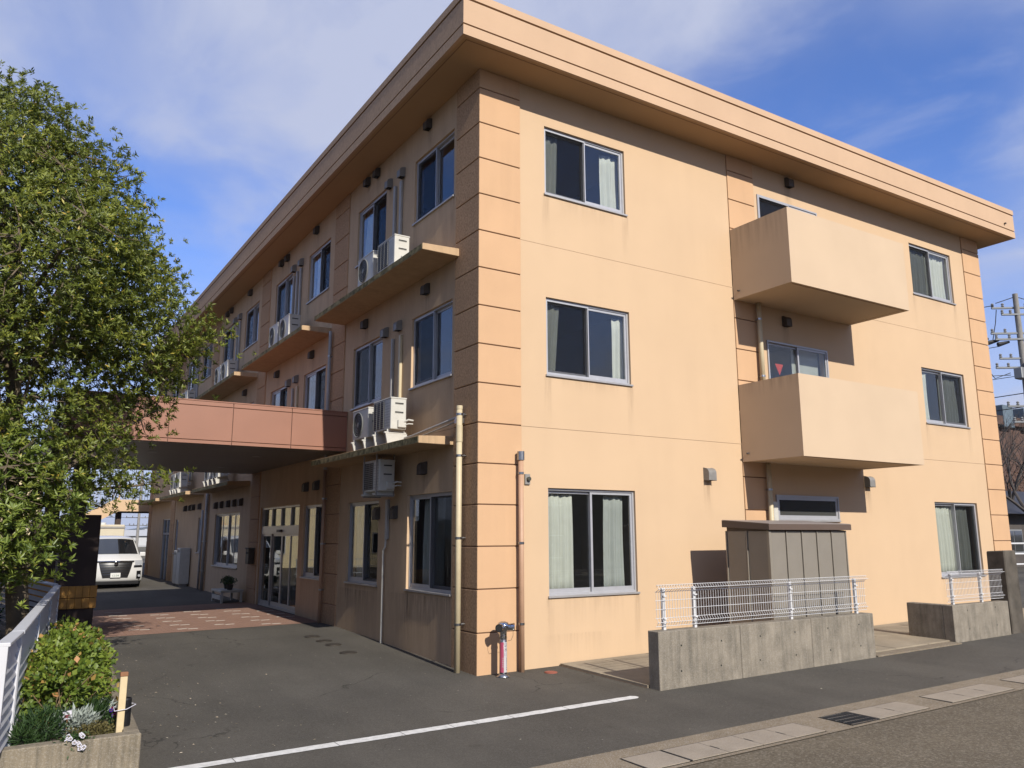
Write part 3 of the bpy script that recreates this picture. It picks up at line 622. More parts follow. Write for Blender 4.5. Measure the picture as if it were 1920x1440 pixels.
# entrance: transom of four panes over four glazed door leaves
u0,u1,z0,z1 = LW[0][3]; b = MB(); d = .10
for q in ((u0,u1,d-.05,d+.08,z1-.05,z1),(u0,u0+.06,d-.05,d+.08,z0,z1-.05),(u1-.06,u1,d-.05,d+.08,z0,z1-.05),(u0+.06,u1-.06,d-.05,d+.08,2.13,2.34),(u0+.06,u1-.06,d-.05,d+.08,z0,z0+.09)): fbox(b,'L',*q)
ent = b.build('entrance_door', 'sill', BLD)
pw = (u1-u0-.12)/4
for i in range(4):
    a = u0+.06+i*pw; c = a+pw
    b = MB(); fbox(b,'L',a,c,d+.02,d+.026,2.34,z1-.05); b.build('transom_pane','door_glass',ent)
    if i: b = MB(); fbox(b,'L',a-.025,a+.025,d-.03,d+.06,2.34,z1-.05); b.build('mullion','sill',ent)
    dd = d+(.0 if i in (0,3) else .04); b = MB(); s=.05
    fbox(b,'L',a,a+s,dd-.02,dd+.015,z0+.09,2.13); fbox(b,'L',c-s,c,dd-.02,dd+.015,z0+.09,2.13); fbox(b,'L',a+s,c-s,dd-.02,dd+.015,2.07,2.13); fbox(b,'L',a+s,c-s,dd-.02,dd+.015,z0+.09,z0+.19)
    lf = b.build('door_leaf','sill',ent); b = MB(); fbox(b,'L',a+s-.004,c-s+.004,dd-.004,dd+.004,z0+.186,2.074); b.build('pane','door_glass',ent)
b = MB(); fbox(b,'L',10.35,10.62,d-.12,d-.05,2.17,2.24); b.build('door_sensor','vent_brown',ent)
u0,u1,z0,z1 = LW[0][7]; b = MB()
for q in ((u0,u1,.04,.14,z1-.05,z1),(u0,u0+.05,.04,.14,z0,z1-.05),(u1-.05,u1,.04,.14,z0,z1-.05),(u0+.05,u1-.05,.04,.14,2.15,2.23),((u0+u1)/2-.03,(u0+u1)/2+.03,.04,.14,z0,z1-.05)): fbox(b,'L',*q)
sdoor = b.build('side_door','alu',BLD); b = MB(); fbox(b,'L',u0+.05,u1-.05,.085,.091,z0,z1-.05); b.build('pane','door_glass',sdoor)

# balconies: hollow trays with solid parapets
for zb, zt, nm in ((6.79,8.30,'upper'),(3.48,5.02,'lower')):
    y0 = -1.46; b = MB(); b.box(6.0,9.82,y0,y0+.13,zb,zt); o = b.build('balcony','balcony',BLD)
    b = MB(); b.box(6.0,6.13,y0+.13,-.001,zb,zt); b.build('parapet','balcony',o)
    b = MB(); b.box(9.69,9.82,y0+.13,-.001,zb,zt); b.build('parapet','balcony',o)
    b = MB(); b.box(6.13,9.69,y0+.13,-.001,zb+.006,zb+.22); b.build('balcony_floor','balcony',o)
    b = MB(); b.box(6.1,9.72,y0+.06,y0+.075,zb-.006,zb+.002); b.build('drip_groove','joint',o)
    b = MB(); b.tube([(5.999,-.18,zb+.16),(5.95,-.18,zb+.15)], .018, 8); b.build('overflow_spout','vent_brown',o)
# concrete awnings along the shaded wall
AWN = []
def awning(y0, y1, zt, zb, dx=.72, near_pos=0):
    b = MB(); b.hexa([(-dx,y0,zb),(-.001,y0,zb-.0),(-.001,y1,zb),(-dx,y1,zb),(-dx,y0,zt-.03),(-.001,y0,zt),(-.001,y1,zt),(-dx,y1,zt-.03)])
    o = b.build('awning','awning',BLD,bevel=.006)
    b = MB(); b.box(-dx-.004,-dx+.002,y0+.02,y1,zb+.008,zt-.036); b.build('stained_edge','awning_edge',o)
    return o
for k in range(5): awning(.66+6.35*k, 6.12+6.35*k, 6.94, 6.80)
awning(.80, 6.1, 3.70, 3.55, .66); awning(13.6, 18.7, 3.70, 3.55, .66); awning(19.8, 25.2, 3.70, 3.55, .66); awning(26.2, 31.4, 3.70, 3.55, .66)
# vent hoods
def hood(face, u, z, w=.15, h=.2, m='vent_brown', dpt=.12):
    b = MB(); n_ = 8; prof = [(0,-h*.45),(dpt,-h*.5)]+[(dpt*math.cos(a*math.pi/2/n_)*1.0, h*.1+h*.4*math.sin(a*math.pi/2/n_)) for a in range(n_+1)]
    prof = prof[:1]+prof[1:]
    vs = []; k = len(prof)
    for s in (-1,1):
        for (dd, zz) in prof: vs.append(P(face, u+s*w/2, -dd, z+zz))
    fs = [tuple(range(k)), tuple(reversed(range(k,2*k)))]+[(i,(i+1)%k,k+(i+1)%k,k+i) for i in range(k)]
    b.add(vs, fs); o = b.build('vent_hood', m, BLD, bevel=.006)
    b = MB(); fbox(b, face, u-w/2+.02, u+w/2-.02, -dpt+.02, -.015, z-h*.5-.004, z-h*.47); b.build('vent_mouth','slot',o); return o
for k in range(5):
    for u, z in ((1.9,9.82),(4.38,9.82),(4.92,9.82)): hood('L', u+6.4*k, z, m='vent_brown')
    for u, z in ((3.08,9.3),(3.7,9.3)): hood('L', u+6.4*k, z, m='vent_grey')
    for u, z in ((1.88,6.53),(4.81,6.53)): hood('L', u+6.4*k, z, m='vent_brown')
    for u, z in ((3.07,6.1),(3.71,6.1)): hood('L', u+6.4*k, z, m='vent_grey')
for u, z in ((1.88,3.24),(7.5,3.24),(8.27,3.24),(14.4,3.1),(15.2,3.1),(16.0,3.1),(16.9,3.1),(17.7,3.1),(20.3,3.15),(21.4,3.15),(22.0,3.15),(22.9,3.15)): hood('L', u, z, .17, .22)
for u, z in ((3.9,2.5),(3.07,2.5)): hood('L', u, z, .15, .24, 'vent_brown', .1)
hood('L', 3.5, 3.2, .15, .2)
hood('R', 7.96, 9.82, .17, .22, 'vent_brown'); hood('R', 7.56, 6.55, .17, .22, 'vent_brown')
hood('R', 5.02, 3.2, .2, .24, 'vent_grey', .14); hood('R', 9.98, 3.22, .19, .24, 'vent_grey', .14)
# rain and exhaust runs below sills, hoods and spouts
def stain(face, u0, u1, zt, ln, off=-.0025, amt=1.0):
    b = MB(); nu, nz = 4, 5; fd = []
    for j in range(nz+1):
        for i in range(nu+1):
            fu, fz = i/nu, j/nz; b.v.append(P(face, u0+(u1-u0)*fu, off, zt-ln*fz)); fd.append(amt*(1-fz)**1.3*math.sin(math.pi*(.12+.76*fu))**.8)
    for j in range(nz):
        for i in range(nu): q = j*(nu+1)+i; b.f.append((q,q+1,q+nu+2,q+nu+1))
    o = b.build('rain_stain','rain_stain',BLD); a = o.data.attributes.new('fade','FLOAT','POINT'); a.data.foreach_set('value', fd); o['kind'] = 'stuff'
for s_ in (0,1,2):
    for (a, b, c, d) in RW[s_][:2]:
        stain('R', a-.06, a+.10, c-.03, random.uniform(.7,1.3), amt=.55); stain('R', b-.10, b+.06, c-.03, random.uniform(.8,1.6), amt=.6); stain('R', a+.3, b-.3, c-.03, random.uniform(.3,.6), amt=.35)
for (u, z) in ((7.96,9.7),(7.56,6.43),(5.02,3.07),(9.98,3.09)): stain('R', u-.12, u+.12, z, .7, amt=.8)
stain('R', 2.2, 3.9, 10.0, .5, amt=.2); stain('R', 10.2, 12.2, 10.0, .45, amt=.2)
stain('R', 3.6, 5.6, .55, .6, amt=.25); stain('R', 7.0, 9.0, .6, .6, amt=.3); stain('R', 1.2, 2.6, .5, .55, amt=.25)
for k in range(3):
    for u, z in ((1.9,9.7),(4.38,9.7),(4.92,9.7),(3.08,9.18),(3.7,9.18),(1.88,6.41),(4.81,6.41)): stain('L', u+6.4*k-.1, u+6.4*k+.1, z, .55, amt=1.0)
    for s_ in (1,2):
        for i in (0,1): a, b, c, d = LW[s_][2*k+i]; stain('L', a-.05, a+.15, c-.03, .9, amt=.8); stain('L', b-.15, b+.05, c-.03, 1.0, amt=.8)
for (a, b, c, d) in LW[0][:3]: stain('L', a-.05, a+.2, c-.03, .9, amt=.9); stain('L', b-.3, b+.05, c-.03, 1.0, amt=.9); stain('L', a+.2, b-.3, c-.03, .8, amt=.6)
stain('L', .82, 3.4, 1.05, 1.1, amt=.6, off=-.0035); stain('L', 4.0, 6.0, 1.0, .9, amt=.6, off=-.0035)
for u, z in ((7.5,3.12),(8.27,3.12),(1.88,3.12)): stain('L', u-.1, u+.1, z, .6, amt=1.0)
# wall lamp-sized sensor plate near the corner
b = MB(); b.box(.86,.96,-.03,.0,2.88,3.05); o = b.build('sensor_plate','vent_grey',BLD,bevel=.004); b = MB(); b.tube([(.92,-.03,2.97),(.92,-.07,2.97)],.035,12); b.build('sensor_eye','brass',o)
# pipes on the facade
def pipe(name, x, y, z0, z1, r, m, clamps=(), wall=None):
    b = MB(); b.tube([(x,y,z0),(x,y,z1)], r, 14); o = b.build(name, m, BLD, smooth=False)
    o.data.polygons.foreach_set('use_smooth', [len(p.vertices) == 4 for p in o.data.polygons])
    for zc_ in clamps:
        b = MB(); b.tube([(x,y,zc_-.018),(x,y,zc_+.018)], r+.006, 14)
        if wall: q = Vector(wall); b.tube([(x,y,zc_), tuple(Vector((x,y,zc_))+q)], .012, 8); b.tube([tuple(Vector((x,y,zc_))+q*.55),tuple(Vector((x,y,zc_))+q*.75)], .022, 8)
        b.build('pipe_clamp','steel',o)
    return o
p_ = pipe('downpipe', -.15, .36, g(-.15,.36)-.02, 4.1, .047, 'pipe_cream', (.72,2.03,3.33,4.0), (.13,0,0))
b = MB(); b.tube([(-.15,.36,3.55),(-.15,.36,3.82)],.054,14); b.build('pipe_socket','pipe_cream',p_)
b = MB(); b.tube([(-.15,.36,4.08),(-.15,.36,4.14)],.052,14); b.build('pipe_socket','pipe_cream',p_)
b = MB(); b.tube([(-.13,.42,3.97),(-.2,.9,3.9),(-.26,1.9,3.8),(-.3,3.6,3.73)],.022,8); b.tube([(-.08,.42,3.93),(-.12,1.0,3.86),(-.18,1.9,3.76)],.014,8); b.build('drain_pipe','pipe_grey',BLD)
b = MB(); b.box(-.16,-.03,.4,.52,3.86,3.98); b.build('pipe_bracket','steel',BLD,bevel=.01)
p_ = pipe('downpipe', .72, -.12, g(.72,-.12)-.02, 3.28, .042, 'pipe_peach', (.72,1.95,3.05), (0,.1,0))
b = MB(); b.tube([(.72,-.12,3.26),(.72,-.12,3.40)],.06,16); b.build('pipe_cap','steel',p_)
pipe('downpipe', 6.62, -.12, 4.95, 6.82, .05, 'pipe_cream', (5.25,6.45), (0,.1,0)); pipe('downpipe', 6.62, -.12, .1, 3.5, .05, 'pipe_cream', (2.95,1.2), (0,.1,0))
b = MB(); b.box(6.74,6.88,-.09,-.028,.1,2.72); b.build('pipe_cover','ac_white',BLD,bevel=.01)
pipe('downpipe', -.09, 6.82, .1, 3.55, .04, 'pipe_peach', (.9,1.9,2.9), (.09,0,0)); pipe('downpipe', -.09, 6.82, 3.55, 6.80, .04, 'pipe_grey', (4.9,6.2), (.09,0,0))
pipe('downpipe', -.09, 18.9, .1, 3.55, .05, 'pipe_grey', (.9,1.9,2.9), (.09,0,0)); pipe('downpipe', -.09, 19.5, .1, 3.0, .035, 'pipe_grey', (.9,1.9), (.09,0,0))
# air conditioner pipe covers
for k in range(4):
    for (u, w) in ((3.12,.08),(3.42,.075),(3.72,.06)):
        if u != 3.12 or True:
            z1 = 9.15 if u < 3.6 else 9.1
            if u == 3.72 and k % 2 == 0: continue
            b = MB(); b.box(-.06,-.001,u+6.4*k-w/2,u+6.4*k+w/2,7.35,z1); b.build('pipe_cover','pipe_grey',BLD,bevel=.012)
    for (u, w) in ((2.98,.08),(3.35,.06)):
        b = MB(); b.box(-.06,-.001,u+6.4*k-w/2,u+6.4*k+w/2,4.2,5.9); b.build('pipe_cover','pipe_cream' if u < 3 else 'pipe_grey',BLD,bevel=.012)
b = MB(); b.box(-.06,-.001,3.36,3.46,2.0,2.75); b.build('pipe_cover','pipe_grey',BLD,bevel=.012)
b = MB(); b.tube([(-.04,3.42,2.0),(-.05,3.43,1.86),(-.05,3.5,1.8),(-.045,3.52,1.7),(-.045,3.52,g(0,3.5))],.02,8); b.build('drain_pipe','ac_white',BLD)

# ================================================================== ENTRANCE CANOPY
CAN = thing('entrance_canopy', 'red-brown panelled entrance canopy reaching out from the shaded wall on dark columns', 'canopy', (-4.8,8.9,g(-4.8,8.9)))
cy0, cy1, cz0, cz1, cx0 = 5.75, 13.4, 3.88, 4.73, -5.45
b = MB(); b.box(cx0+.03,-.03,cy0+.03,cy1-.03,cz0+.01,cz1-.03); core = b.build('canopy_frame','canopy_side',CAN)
ex = [-.002,-1.235,-2.445,-3.655,-4.865,cx0]
for a, c in zip(ex[1:], ex[:-1]):
    for z0, z1 in ((cz0,3.945),(3.957,4.635),(4.647,cz1)):
        b = MB(); b.box(a+.006,c-.006,cy0,cy0+.03,z0,z1); b.build('fascia_panel','canopy',CAN,bevel=.003)
        b = MB(); b.box(a+.006,c-.006,cy1-.03,cy1,z0,z1); b.build('fascia_panel','canopy',CAN,bevel=.003)
ey = [cy0+.032+i*(cy1-cy0-.064)/6 for i in range(7)]
for a, c in zip(ey[:-1], ey[1:]):
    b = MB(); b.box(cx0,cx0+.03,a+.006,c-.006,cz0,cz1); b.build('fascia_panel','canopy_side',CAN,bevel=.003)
b = MB(); b.box(cx0-.01,-.002,cy0-.01,cy1+.01,cz1,cz1+.025); b.build('coping','canopy',CAN,bevel=.004)
sf = MB(); i = 0
y = cy0+.04
while y < cy1-.1:
    sf.box(cx0+.04,-.035,y,y+.088,cz0-.002,cz0+.012); y += .1
o = sf.build('soffit_boards','canopy_soffit',CAN); o['kind'] = 'stuff'
for (x_, y_) in ((-1.4,7.8),(-3.6,7.8),(-1.4,11.2),(-3.6,11.2)):
    b = MB(); b.lathe([(.09,-.012),(.09,0),(.07,.004)], (x_,y_,cz0-.002), 18); b.build('downlight','alu',CAN)
def column(x0, x1, y0, y1, nx0, nx1):
    b = MB(); gz_ = g(x0,y0)-.05; b.box(x0,x1,y0,y1,gz_,2.53); c = b.build('column','column',CAN,bevel=.012)
    b = MB(); b.box(nx0,nx1,y0+.15,y1-.15,2.53,cz0+.01); b.build('column_shaft','column',c,bevel=.01)
    # padded guard of vertical boards in two courses
    for (za, zb) in ((.59,.80),(.812,1.05)):
        n_ = 6
        for i in range(n_):
            a = x0-.035+(x1-x0+.07)*i/n_; e = x0-.035+(x1-x0+.07)*(i+1)/n_
            b = MB(); b.box(a+.002,e-.002,y0-.04,y0-.002,za,zb); b.build('guard_board','pad',c,bevel=.006)
        for i in range(5):
            a = y0-.002+(y1-y0+.04)*i/5; e = y0-.002+(y1-y0+.04)*(i+1)/5
            b = MB(); b.box(x0-.04,x0-.002,a+.002,e-.002,za,zb); b.build('guard_board','pad',c,bevel=.006)
            b = MB(); b.box(x1+.002,x1+.04,a+.002,e-.002,za,zb); b.build('guard_board','pad',c,bevel=.006)
column(-5.14,-4.40,8.6,9.35,-4.98,-4.70); column(-5.55,-4.75,12.1,12.85,-5.3,-4.98)

# ================================================================== AIR CONDITIONERS
def make_ac(kind, label):
    t = thing('air_conditioner', label, 'air conditioner', (0,0,0), 'outdoor units along the shaded wall', local=True)
    b = MB(); b.box(-.15,.15,-.39,.39,.07,.63); b.build('casing','ac_white',t,bevel=.014,seg=2)
    b = MB(); b.box(-.158,.158,-.398,.398,.615,.645); b.build('top_cover','ac_white',t,bevel=.008)
    if kind == 'round':
        b = MB(); n_ = 24; cyl = .1
        b.v = []; c = Vector((-.152, cyl, .35))
        b.tube([(-.140,cyl,.35),(-.1535,cyl,.35)], .235, 28); b.build('fan_recess','ac_dark',t)
        b = MB()
        for r in (.235,.19,.145,.1,.05):
            b.tube([(-.157, cyl+r*math.cos(2*math.pi*q/28), .35+r*math.sin(2*math.pi*q/28)) for q in range(29)], .012 if r > .23 else .0035, 5, cap=False)
        for q in range(8): a = math.pi*q/4; b.tube([(-.156,cyl+.04*math.cos(a),.35+.04*math.sin(a)),(-.156,cyl+.235*math.cos(a),.35+.235*math.sin(a))], .003, 4)
        b.build('fan_grille','ac_vent',t)
        b = MB(); b.tube([(-.152,cyl,.35),(-.162,cyl,.35)], .04, 14); b.build('hub','ac_vent',t)
    else:
        b = MB(); b.box(-.156,-.140,-.10,.37,.11,.60); b.build('fan_recess','ac_dark',t)
        b = MB()
        for q in range(13): z = .125+q*.0365; b.box(-.163,-.1555,-.10,.37,z,z+.009)
        for y in (-.10,.055,.21,.36): b.box(-.166,-.1625,y,y+.008,.11,.6)
        b.build('fan_grille','ac_vent',t)
        for q in range(9): 
            z = .14+q*.05; b = MB(); b.box(-.1525,-.149,-.36,-.12,z,z+.006); b.build('panel_line','ac_vent',t)
    for z in (.52,.36):
        b = MB(); b.box(-.07,.09,-.396,-.385,z,z+.028); b.build('side_slot','ac_vent',t)
        b = MB(); b.box(-.07,.09,-.399,-.3955,z+.012,z+.026); b.build('slot_shade','slot',t)
    b = MB(); b.box(-.02,.14,-.43,-.385,.10,.24); b.build('valve_cover','ac_white',t,bevel=.01)
    b = MB(); b.tube([(.08,-.41,.2),(.16,-.47,.24),(.25,-.47,.23)], .017, 8); b.tube([(.1,-.41,.15),(.17,-.46,.17),(.25,-.46,.17)], .012, 8); b.build('refrigerant_pipe','ac_white',t)
    for y in (-.27,.27):
        b = MB(); b.box(-.22,.2,y-.03,y+.03,0,.03); b.box(-.17,.17,y-.02,y+.02,.03,.075); b.build('foot','ac_white',t,bevel=.004)
    return t
ords = ('nearest the corner','second from the corner','third from the corner','fourth from the corner')
sq = make_ac('square', 'white outdoor unit with square grille on the top floor awning '+ords[0]); rd = make_ac('round', 'white outdoor unit with round fan on the top floor awning '+ords[0])
sq.location = (-.44,2.5,6.93); rd.location = (-.44,3.52,6.925)
for k in range(1,4):
    o = dup(rd, (-.44,2.55+6.36*k,6.925), 'nearer of the two white outdoor units on the top floor awning '+ords[k]); o['group'] = rd['group']
    dup(rd, (-.44,3.5+6.36*k,6.925), 'farther of the two white outdoor units on the top floor awning '+ords[k])
dup(sq, (-.44,2.48,3.86), 'sunlit square-grille outdoor unit on stilts above the ground floor awning')
dup(rd, (-.44,3.52,3.82), 'white outdoor unit with round fan on stilts above the ground floor awning beside the canopy')
for i, (k, y) in enumerate(((2,15.6),(2,16.8),(3,21.9),(3,22.9))):
    dup(rd, (-.44,y,3.82), ('nearer','farther')[i%2]+' outdoor unit seen below the canopy on the %s ground floor awning behind it' % ('first','second')[i//2])
hang = dup(sq, (-.36,3.1,2.80), 'shaded outdoor unit hung below the ground floor awning nearest the corner')
# brackets: stilts for raised units, hanger for the suspended one
for (y, z) in ((2.48,3.86),(3.52,3.82),(15.6,3.82),(16.8,3.82),(21.9,3.82),(22.9,3.82)):
    t = thing('unit_stand', 'pale steel stilt stand under the outdoor unit %s' % {2.48:'with the square grille by the cream downpipe',3.52:'with the round fan beside the canopy',15.6:'nearest behind the canopy',16.8:'second behind the canopy',21.9:'third behind the canopy',22.9:'farthest behind the canopy'}[y], 'stand', (-.44,y,3.68), 'stands of the raised outdoor units')
    for dy in (-.27,.27):
        b = MB(); b.hexa([(-.6,y+dy-.025,3.675),(-.26,y+dy-.025,3.675),(-.26,y+dy+.025,3.675),(-.6,y+dy+.025,3.675),(-.64,y+dy-.025,z),(-.22,y+dy-.025,z),(-.22,y+dy+.025,z),(-.64,y+dy+.025,z)]); b.build('leg','ac_white',t)
t = thing('hanging_bracket', 'steel hanger carrying the outdoor unit below the ground floor awning', 'bracket', (-.36,3.1,2.78))
for dy in (-.3,.3):
    b = MB(); b.box(-.54,-.18,3.1+dy-.015,3.1+dy+.015,2.775,2.80); b.box(-.54,-.525,3.1+dy-.015,3.1+dy+.015,2.80,3.549); b.box(-.195,-.18,3.1+dy-.015,3.1+dy+.015,2.80,3.549); b.build('hanger','vent_grey',t)

# ================================================================== STREET SIDE THINGS
def low_wall(x0, x1, y0, y1, zt, label, n_, m='concrete_old'):
    t = thing('concrete_wall', label, 'wall', ((x0+x1)/2,(y0+y1)/2,g(x0,y0)), 'low concrete walls in front of the end wall')
    for i in range(n_):
        a = x0+(x1-x0)*i/n_+(.003 if i else 0); c = x0+(x1-x0)*(i+1)/n_-(.003 if i < n_-1 else 0); dz = random.uniform(-.003,.003)
        b = MB(); zb = g(x0,y0)-.25; b.hexa([(a,y0,zb),(c,y0,zb),(c,y1,zb),(a,y1,zb),(a,y0,zt+dz),(c,y0,zt+dz),(c,y1,zt+dz),(a,y1,zt+dz)]); o = b.build('concrete_panel', m, t, bevel=.008)
        nh = max(1, int((c-a)/.75))
        for k in range(nh):
            for z in (.22,.56):
                xx_ = a+(c-a)*(k+.5)/nh+random.uniform(-.03,.03); b = MB(); b.tube([(xx_,y0-.0015,g(xx_,y0)+z),(xx_,y0+.01,g(xx_,y0)+z)], .013, 10); b.build('tie_hole','slot',o)
    b = MB(); b.box(x0+.005,x1-.005,y0+.02,y1-.02,g(x0,y0)-.2,zt-.012); b.build('joint_filler','concrete_dark',t)
    return t
low_wall(1.52,6.37,-2.34,-2.12,.755,'long low weathered concrete wall in front of the storage shed',3)
low_wall(9.0,11.0,-2.22,-2.02,.75,'short low concrete wall before the ground floor right window',1)
low_wall(9.0,9.2,-2.018,-1.3,.748,'concrete return wall running from the short wall towards the building',1)
b = MB(); b.hexa([(11.12,-2.2,-.2),(11.62,-2.2,-.2),(11.62,-1.8,-.2),(11.12,-1.8,-.2),(11.14,-2.18,1.74),(11.60,-2.18,1.74),(11.60,-1.82,1.72),(11.14,-1.82,1.72)])
o = tag(b.build('gate_pillar','concrete_dark',bevel=.02), 'dark weathered concrete gate pillar at the far right', 'pillar')
def mesh_fence(x0, x1, y, z0, posts, label, h=.62):
    t = thing('mesh_fence', label, 'fence', ((x0+x1)/2,y,z0), 'white wire mesh fences on the low walls')
    for px_ in posts:
        b = MB(); b.box(px_-.025,px_+.025,y-.0,y+.05,z0-.03,z0+h-.05); b.build('post','wire_white',t,bevel=.004)
    prof = [(-.0,.05),(-.035,.105),(-.0,.16),(-.0,.46),(-.0,.52),(-.075,.565),(-.04,.615),(-.01,.585)]
    w = MB(); n_ = int((x1-x0)/.05)
    for i in range(n_+1):
        x = x0+(x1-x0)*i/n_; w.tube([(x,y-.012+a,z0+c) for a, c in prof], .0036, 4)
    w.build('vertical_wires','wire_white',t)
    for (a, c) in ((0,.05),(-.035,.105),(0,.16),(0,.28),(0,.40),(0,.52),(-.075,.565),(-.04,.615)):
        b = MB(); b.tube([(x0-.03,y-.018+a,z0+c),(x1+.03,y-.018+a,z0+c)], .0042, 5); b.build('horizontal_wire','wire_white',t)
    for px_ in posts:
        for c in (.14,.45):
            b = MB(); b.box(px_-.028,px_+.028,y-.022,y+.0,z0+c,z0+c+.018); b.build('clip','wire_white',t)
    return t
mesh_fence(1.6,4.0,-2.22,.76,(1.76,2.36),'left panel of the white mesh fence on the long low wall')
mesh_fence(4.03,6.33,-2.22,.76,(4.46,6.13),'right panel of the white mesh fence on the long low wall')
mesh_fence(9.02,10.98,-2.12,.755,(9.24,10.26),'white mesh fence on the short wall at the right')

# storage shed
SH = thing('storage_shed', 'brown metal storage shed with a dark roof edge behind the mesh fence', 'shed', (5.5,-1.3,g(5.5,-1.3)+.04))
sx0,sx1,sy0,sy1 = 4.55,6.55,-1.78,-.86; sz = g(5.5,-1.3)+.05
b = MB(); b.hexa([(sx0,sy0,sz),(sx1,sy0,sz),(sx1,sy1,sz),(sx0,sy1,sz),(sx0,sy0,2.14),(sx1,sy0,2.14),(sx1,sy1,2.2),(sx0,sy1,2.2)]); body = b.build('body','shed_trim',SH)
nf = 5; pwid = (sx1-sx0)/nf
for i in range(nf):
    a = sx0+i*pwid; b = MB(); b.box(a+.03,a+pwid-.012,sy0-.016,sy0-.001,sz+.04,2.13); b.build('wall_panel','shed_wall',SH,bevel=.004)
    b = MB(); b.box(a-.004,a+.018,sy0-.034,sy0-.001,sz+.02,2.135); b.build('rib','shed_rib',SH,bevel=.004)
b = MB(); b.box(sx1-.012,sx1+.012,sy0-.034,sy0-.001,sz+.02,2.135); b.build('rib','shed_rib',SH,bevel=.004)
for i in range(2):
    a = sy0+i*(sy1-sy0)/2; c = a+(sy1-sy0)/2
    b = MB(); b.box(sx0-.016,sx0-.001,a+.03,c-.02,sz+.04,2.13); b.build('wall_panel','shed_wall',SH,bevel=.004)
    b = MB(); b.box(sx0-.034,sx0-.001,c-.016,c+.012,sz+.02,2.135); b.build('rib','shed_rib',SH,bevel=.004)
b = MB(); b.box(sx0-.036,sx0-.001,sy0-.034,sy0+.02,sz+.02,2.136); b.build('rib','shed_rib',SH,bevel=.004)
ro = .09
b = MB(); b.hexa([(sx0-ro,sy0-ro,2.145),(sx1+ro,sy0-ro,2.145),(sx1+ro,sy1+.03,2.20),(sx0-ro,sy1+.03,2.20),(sx0-ro,sy0-ro,2.245),(sx1+ro,sy0-ro,2.245),(sx1+ro,sy1+.03,2.32),(sx0-ro,sy1+.03,2.32)]); b.build('roof_edge','shed_trim',SH,bevel=.004)
b = MB(); b.hexa([(sx0-ro+.01,sy0-ro+.01,2.247),(sx1+ro-.01,sy0-ro+.01,2.247),(sx1+ro-.01,sy1+.02,2.322),(sx0-ro+.01,sy1+.02,2.322),(sx0-ro+.01,sy0-ro+.01,2.253),(sx1+ro-.01,sy0-ro+.01,2.253),(sx1+ro-.01,sy1+.02,2.328),(sx0-ro+.01,sy1+.02,2.328)]); b.build('roof_sheet','shed_roof',SH)

# fire department inlet
fx, fy = .27, -.30; fz = g(fx,fy)
FD = thing('fire_hose_inlet', 'chrome twin-outlet fire hose inlet standing by the corner pillar', 'standpipe', (fx,fy,fz))
b = MB(); b.lathe([(.10,0),(.10,.012),(.07,.03),(.062,.05)], (fx,fy,fz), 24); b.build('base_flange','steel',FD,smooth=True)
b = MB(); b.lathe([(.056,.03),(.056,.60)], (fx,fy,fz), 24); b.build('pipe','steel',FD,smooth=True)
b = MB(); b.lathe([(.05,.52),(.062,.56),(.055,.6),(.06,.66),(.085,.69),(.092,.73),(.075,.78),(.03,.80)], (fx,fy,fz), 24); b.build('head','chrome',FD,smooth=True)
for dx, dy in ((-.8,-.6),(.86,-.5)):
    d_ = Vector((dx,dy,0)).normalized(); o_ = Vector((fx,fy,fz+.715)); b = MB()
    b.tube([o_+d_*.05,o_+d_*.10,o_+d_*.11,o_+d_*.15,o_+d_*.155,o_+d_*.17],[.05,.05,.056,.056,.06,.06],18); oo = b.build('outlet','chrome',FD,smooth=False)
    b = MB(); b.tube([o_+d_*.170,o_+d_*.1725],.048,18); b.build('outlet_cap','ac_dark',FD)
    b = MB(); b.tube([o_+d_*.15+Vector((0,0,-.05)),o_+d_*.15+Vector((0,0,-.12)),o_+d_*.12+Vector((0,0,-.19)),o_+d_*.07+Vector((0,0,-.20))],.003,5); b.build('chain','brass',FD)
def wrap(name, a0, a1, z0, z1, r, m):
    b = MB(); n_ = 14
    for i in range(n_+1):
        a = a0+(a1-a0)*i/n_; b.v += [(fx+r*math.sin(a),fy-r*math.cos(a),fz+z0),(fx+r*math.sin(a),fy-r*math.cos(a),fz+z1)]
        if i: k = 2*i; b.f.append((k-2,k,k+1,k-1))
    return b.build(name, m, FD)
wrap('label_band',-1.5,-.38,.07,.50,.0572,'label_pink'); wrap('label_band',-.36,1.1,.07,.50,.0572,'label_white')
def curve(v, ang, zc):
    r = .0582; a = ang + v.x/r; return Vector((fx+r*math.sin(a), fy-r*math.cos(a), fz+zc+v.y))
for ch, zc in (('送',.455),('水',.39),('口',.325)): text_mesh('lettering', ch, .062, 'ink', FD, lambda v, zc=zc: curve(v, .28, zc))
for i, ch in enumerate('連結送水管設備'): text_mesh('lettering', ch, .022, 'ink', FD, lambda v, i=i: curve(v, .55, .27-.027*i))
for i, ch in enumerate('消防隊専用'): text_mesh('lettering', ch, .024, 'label_white', FD, lambda v, i=i: curve(v, -.62, .27-.03*i))

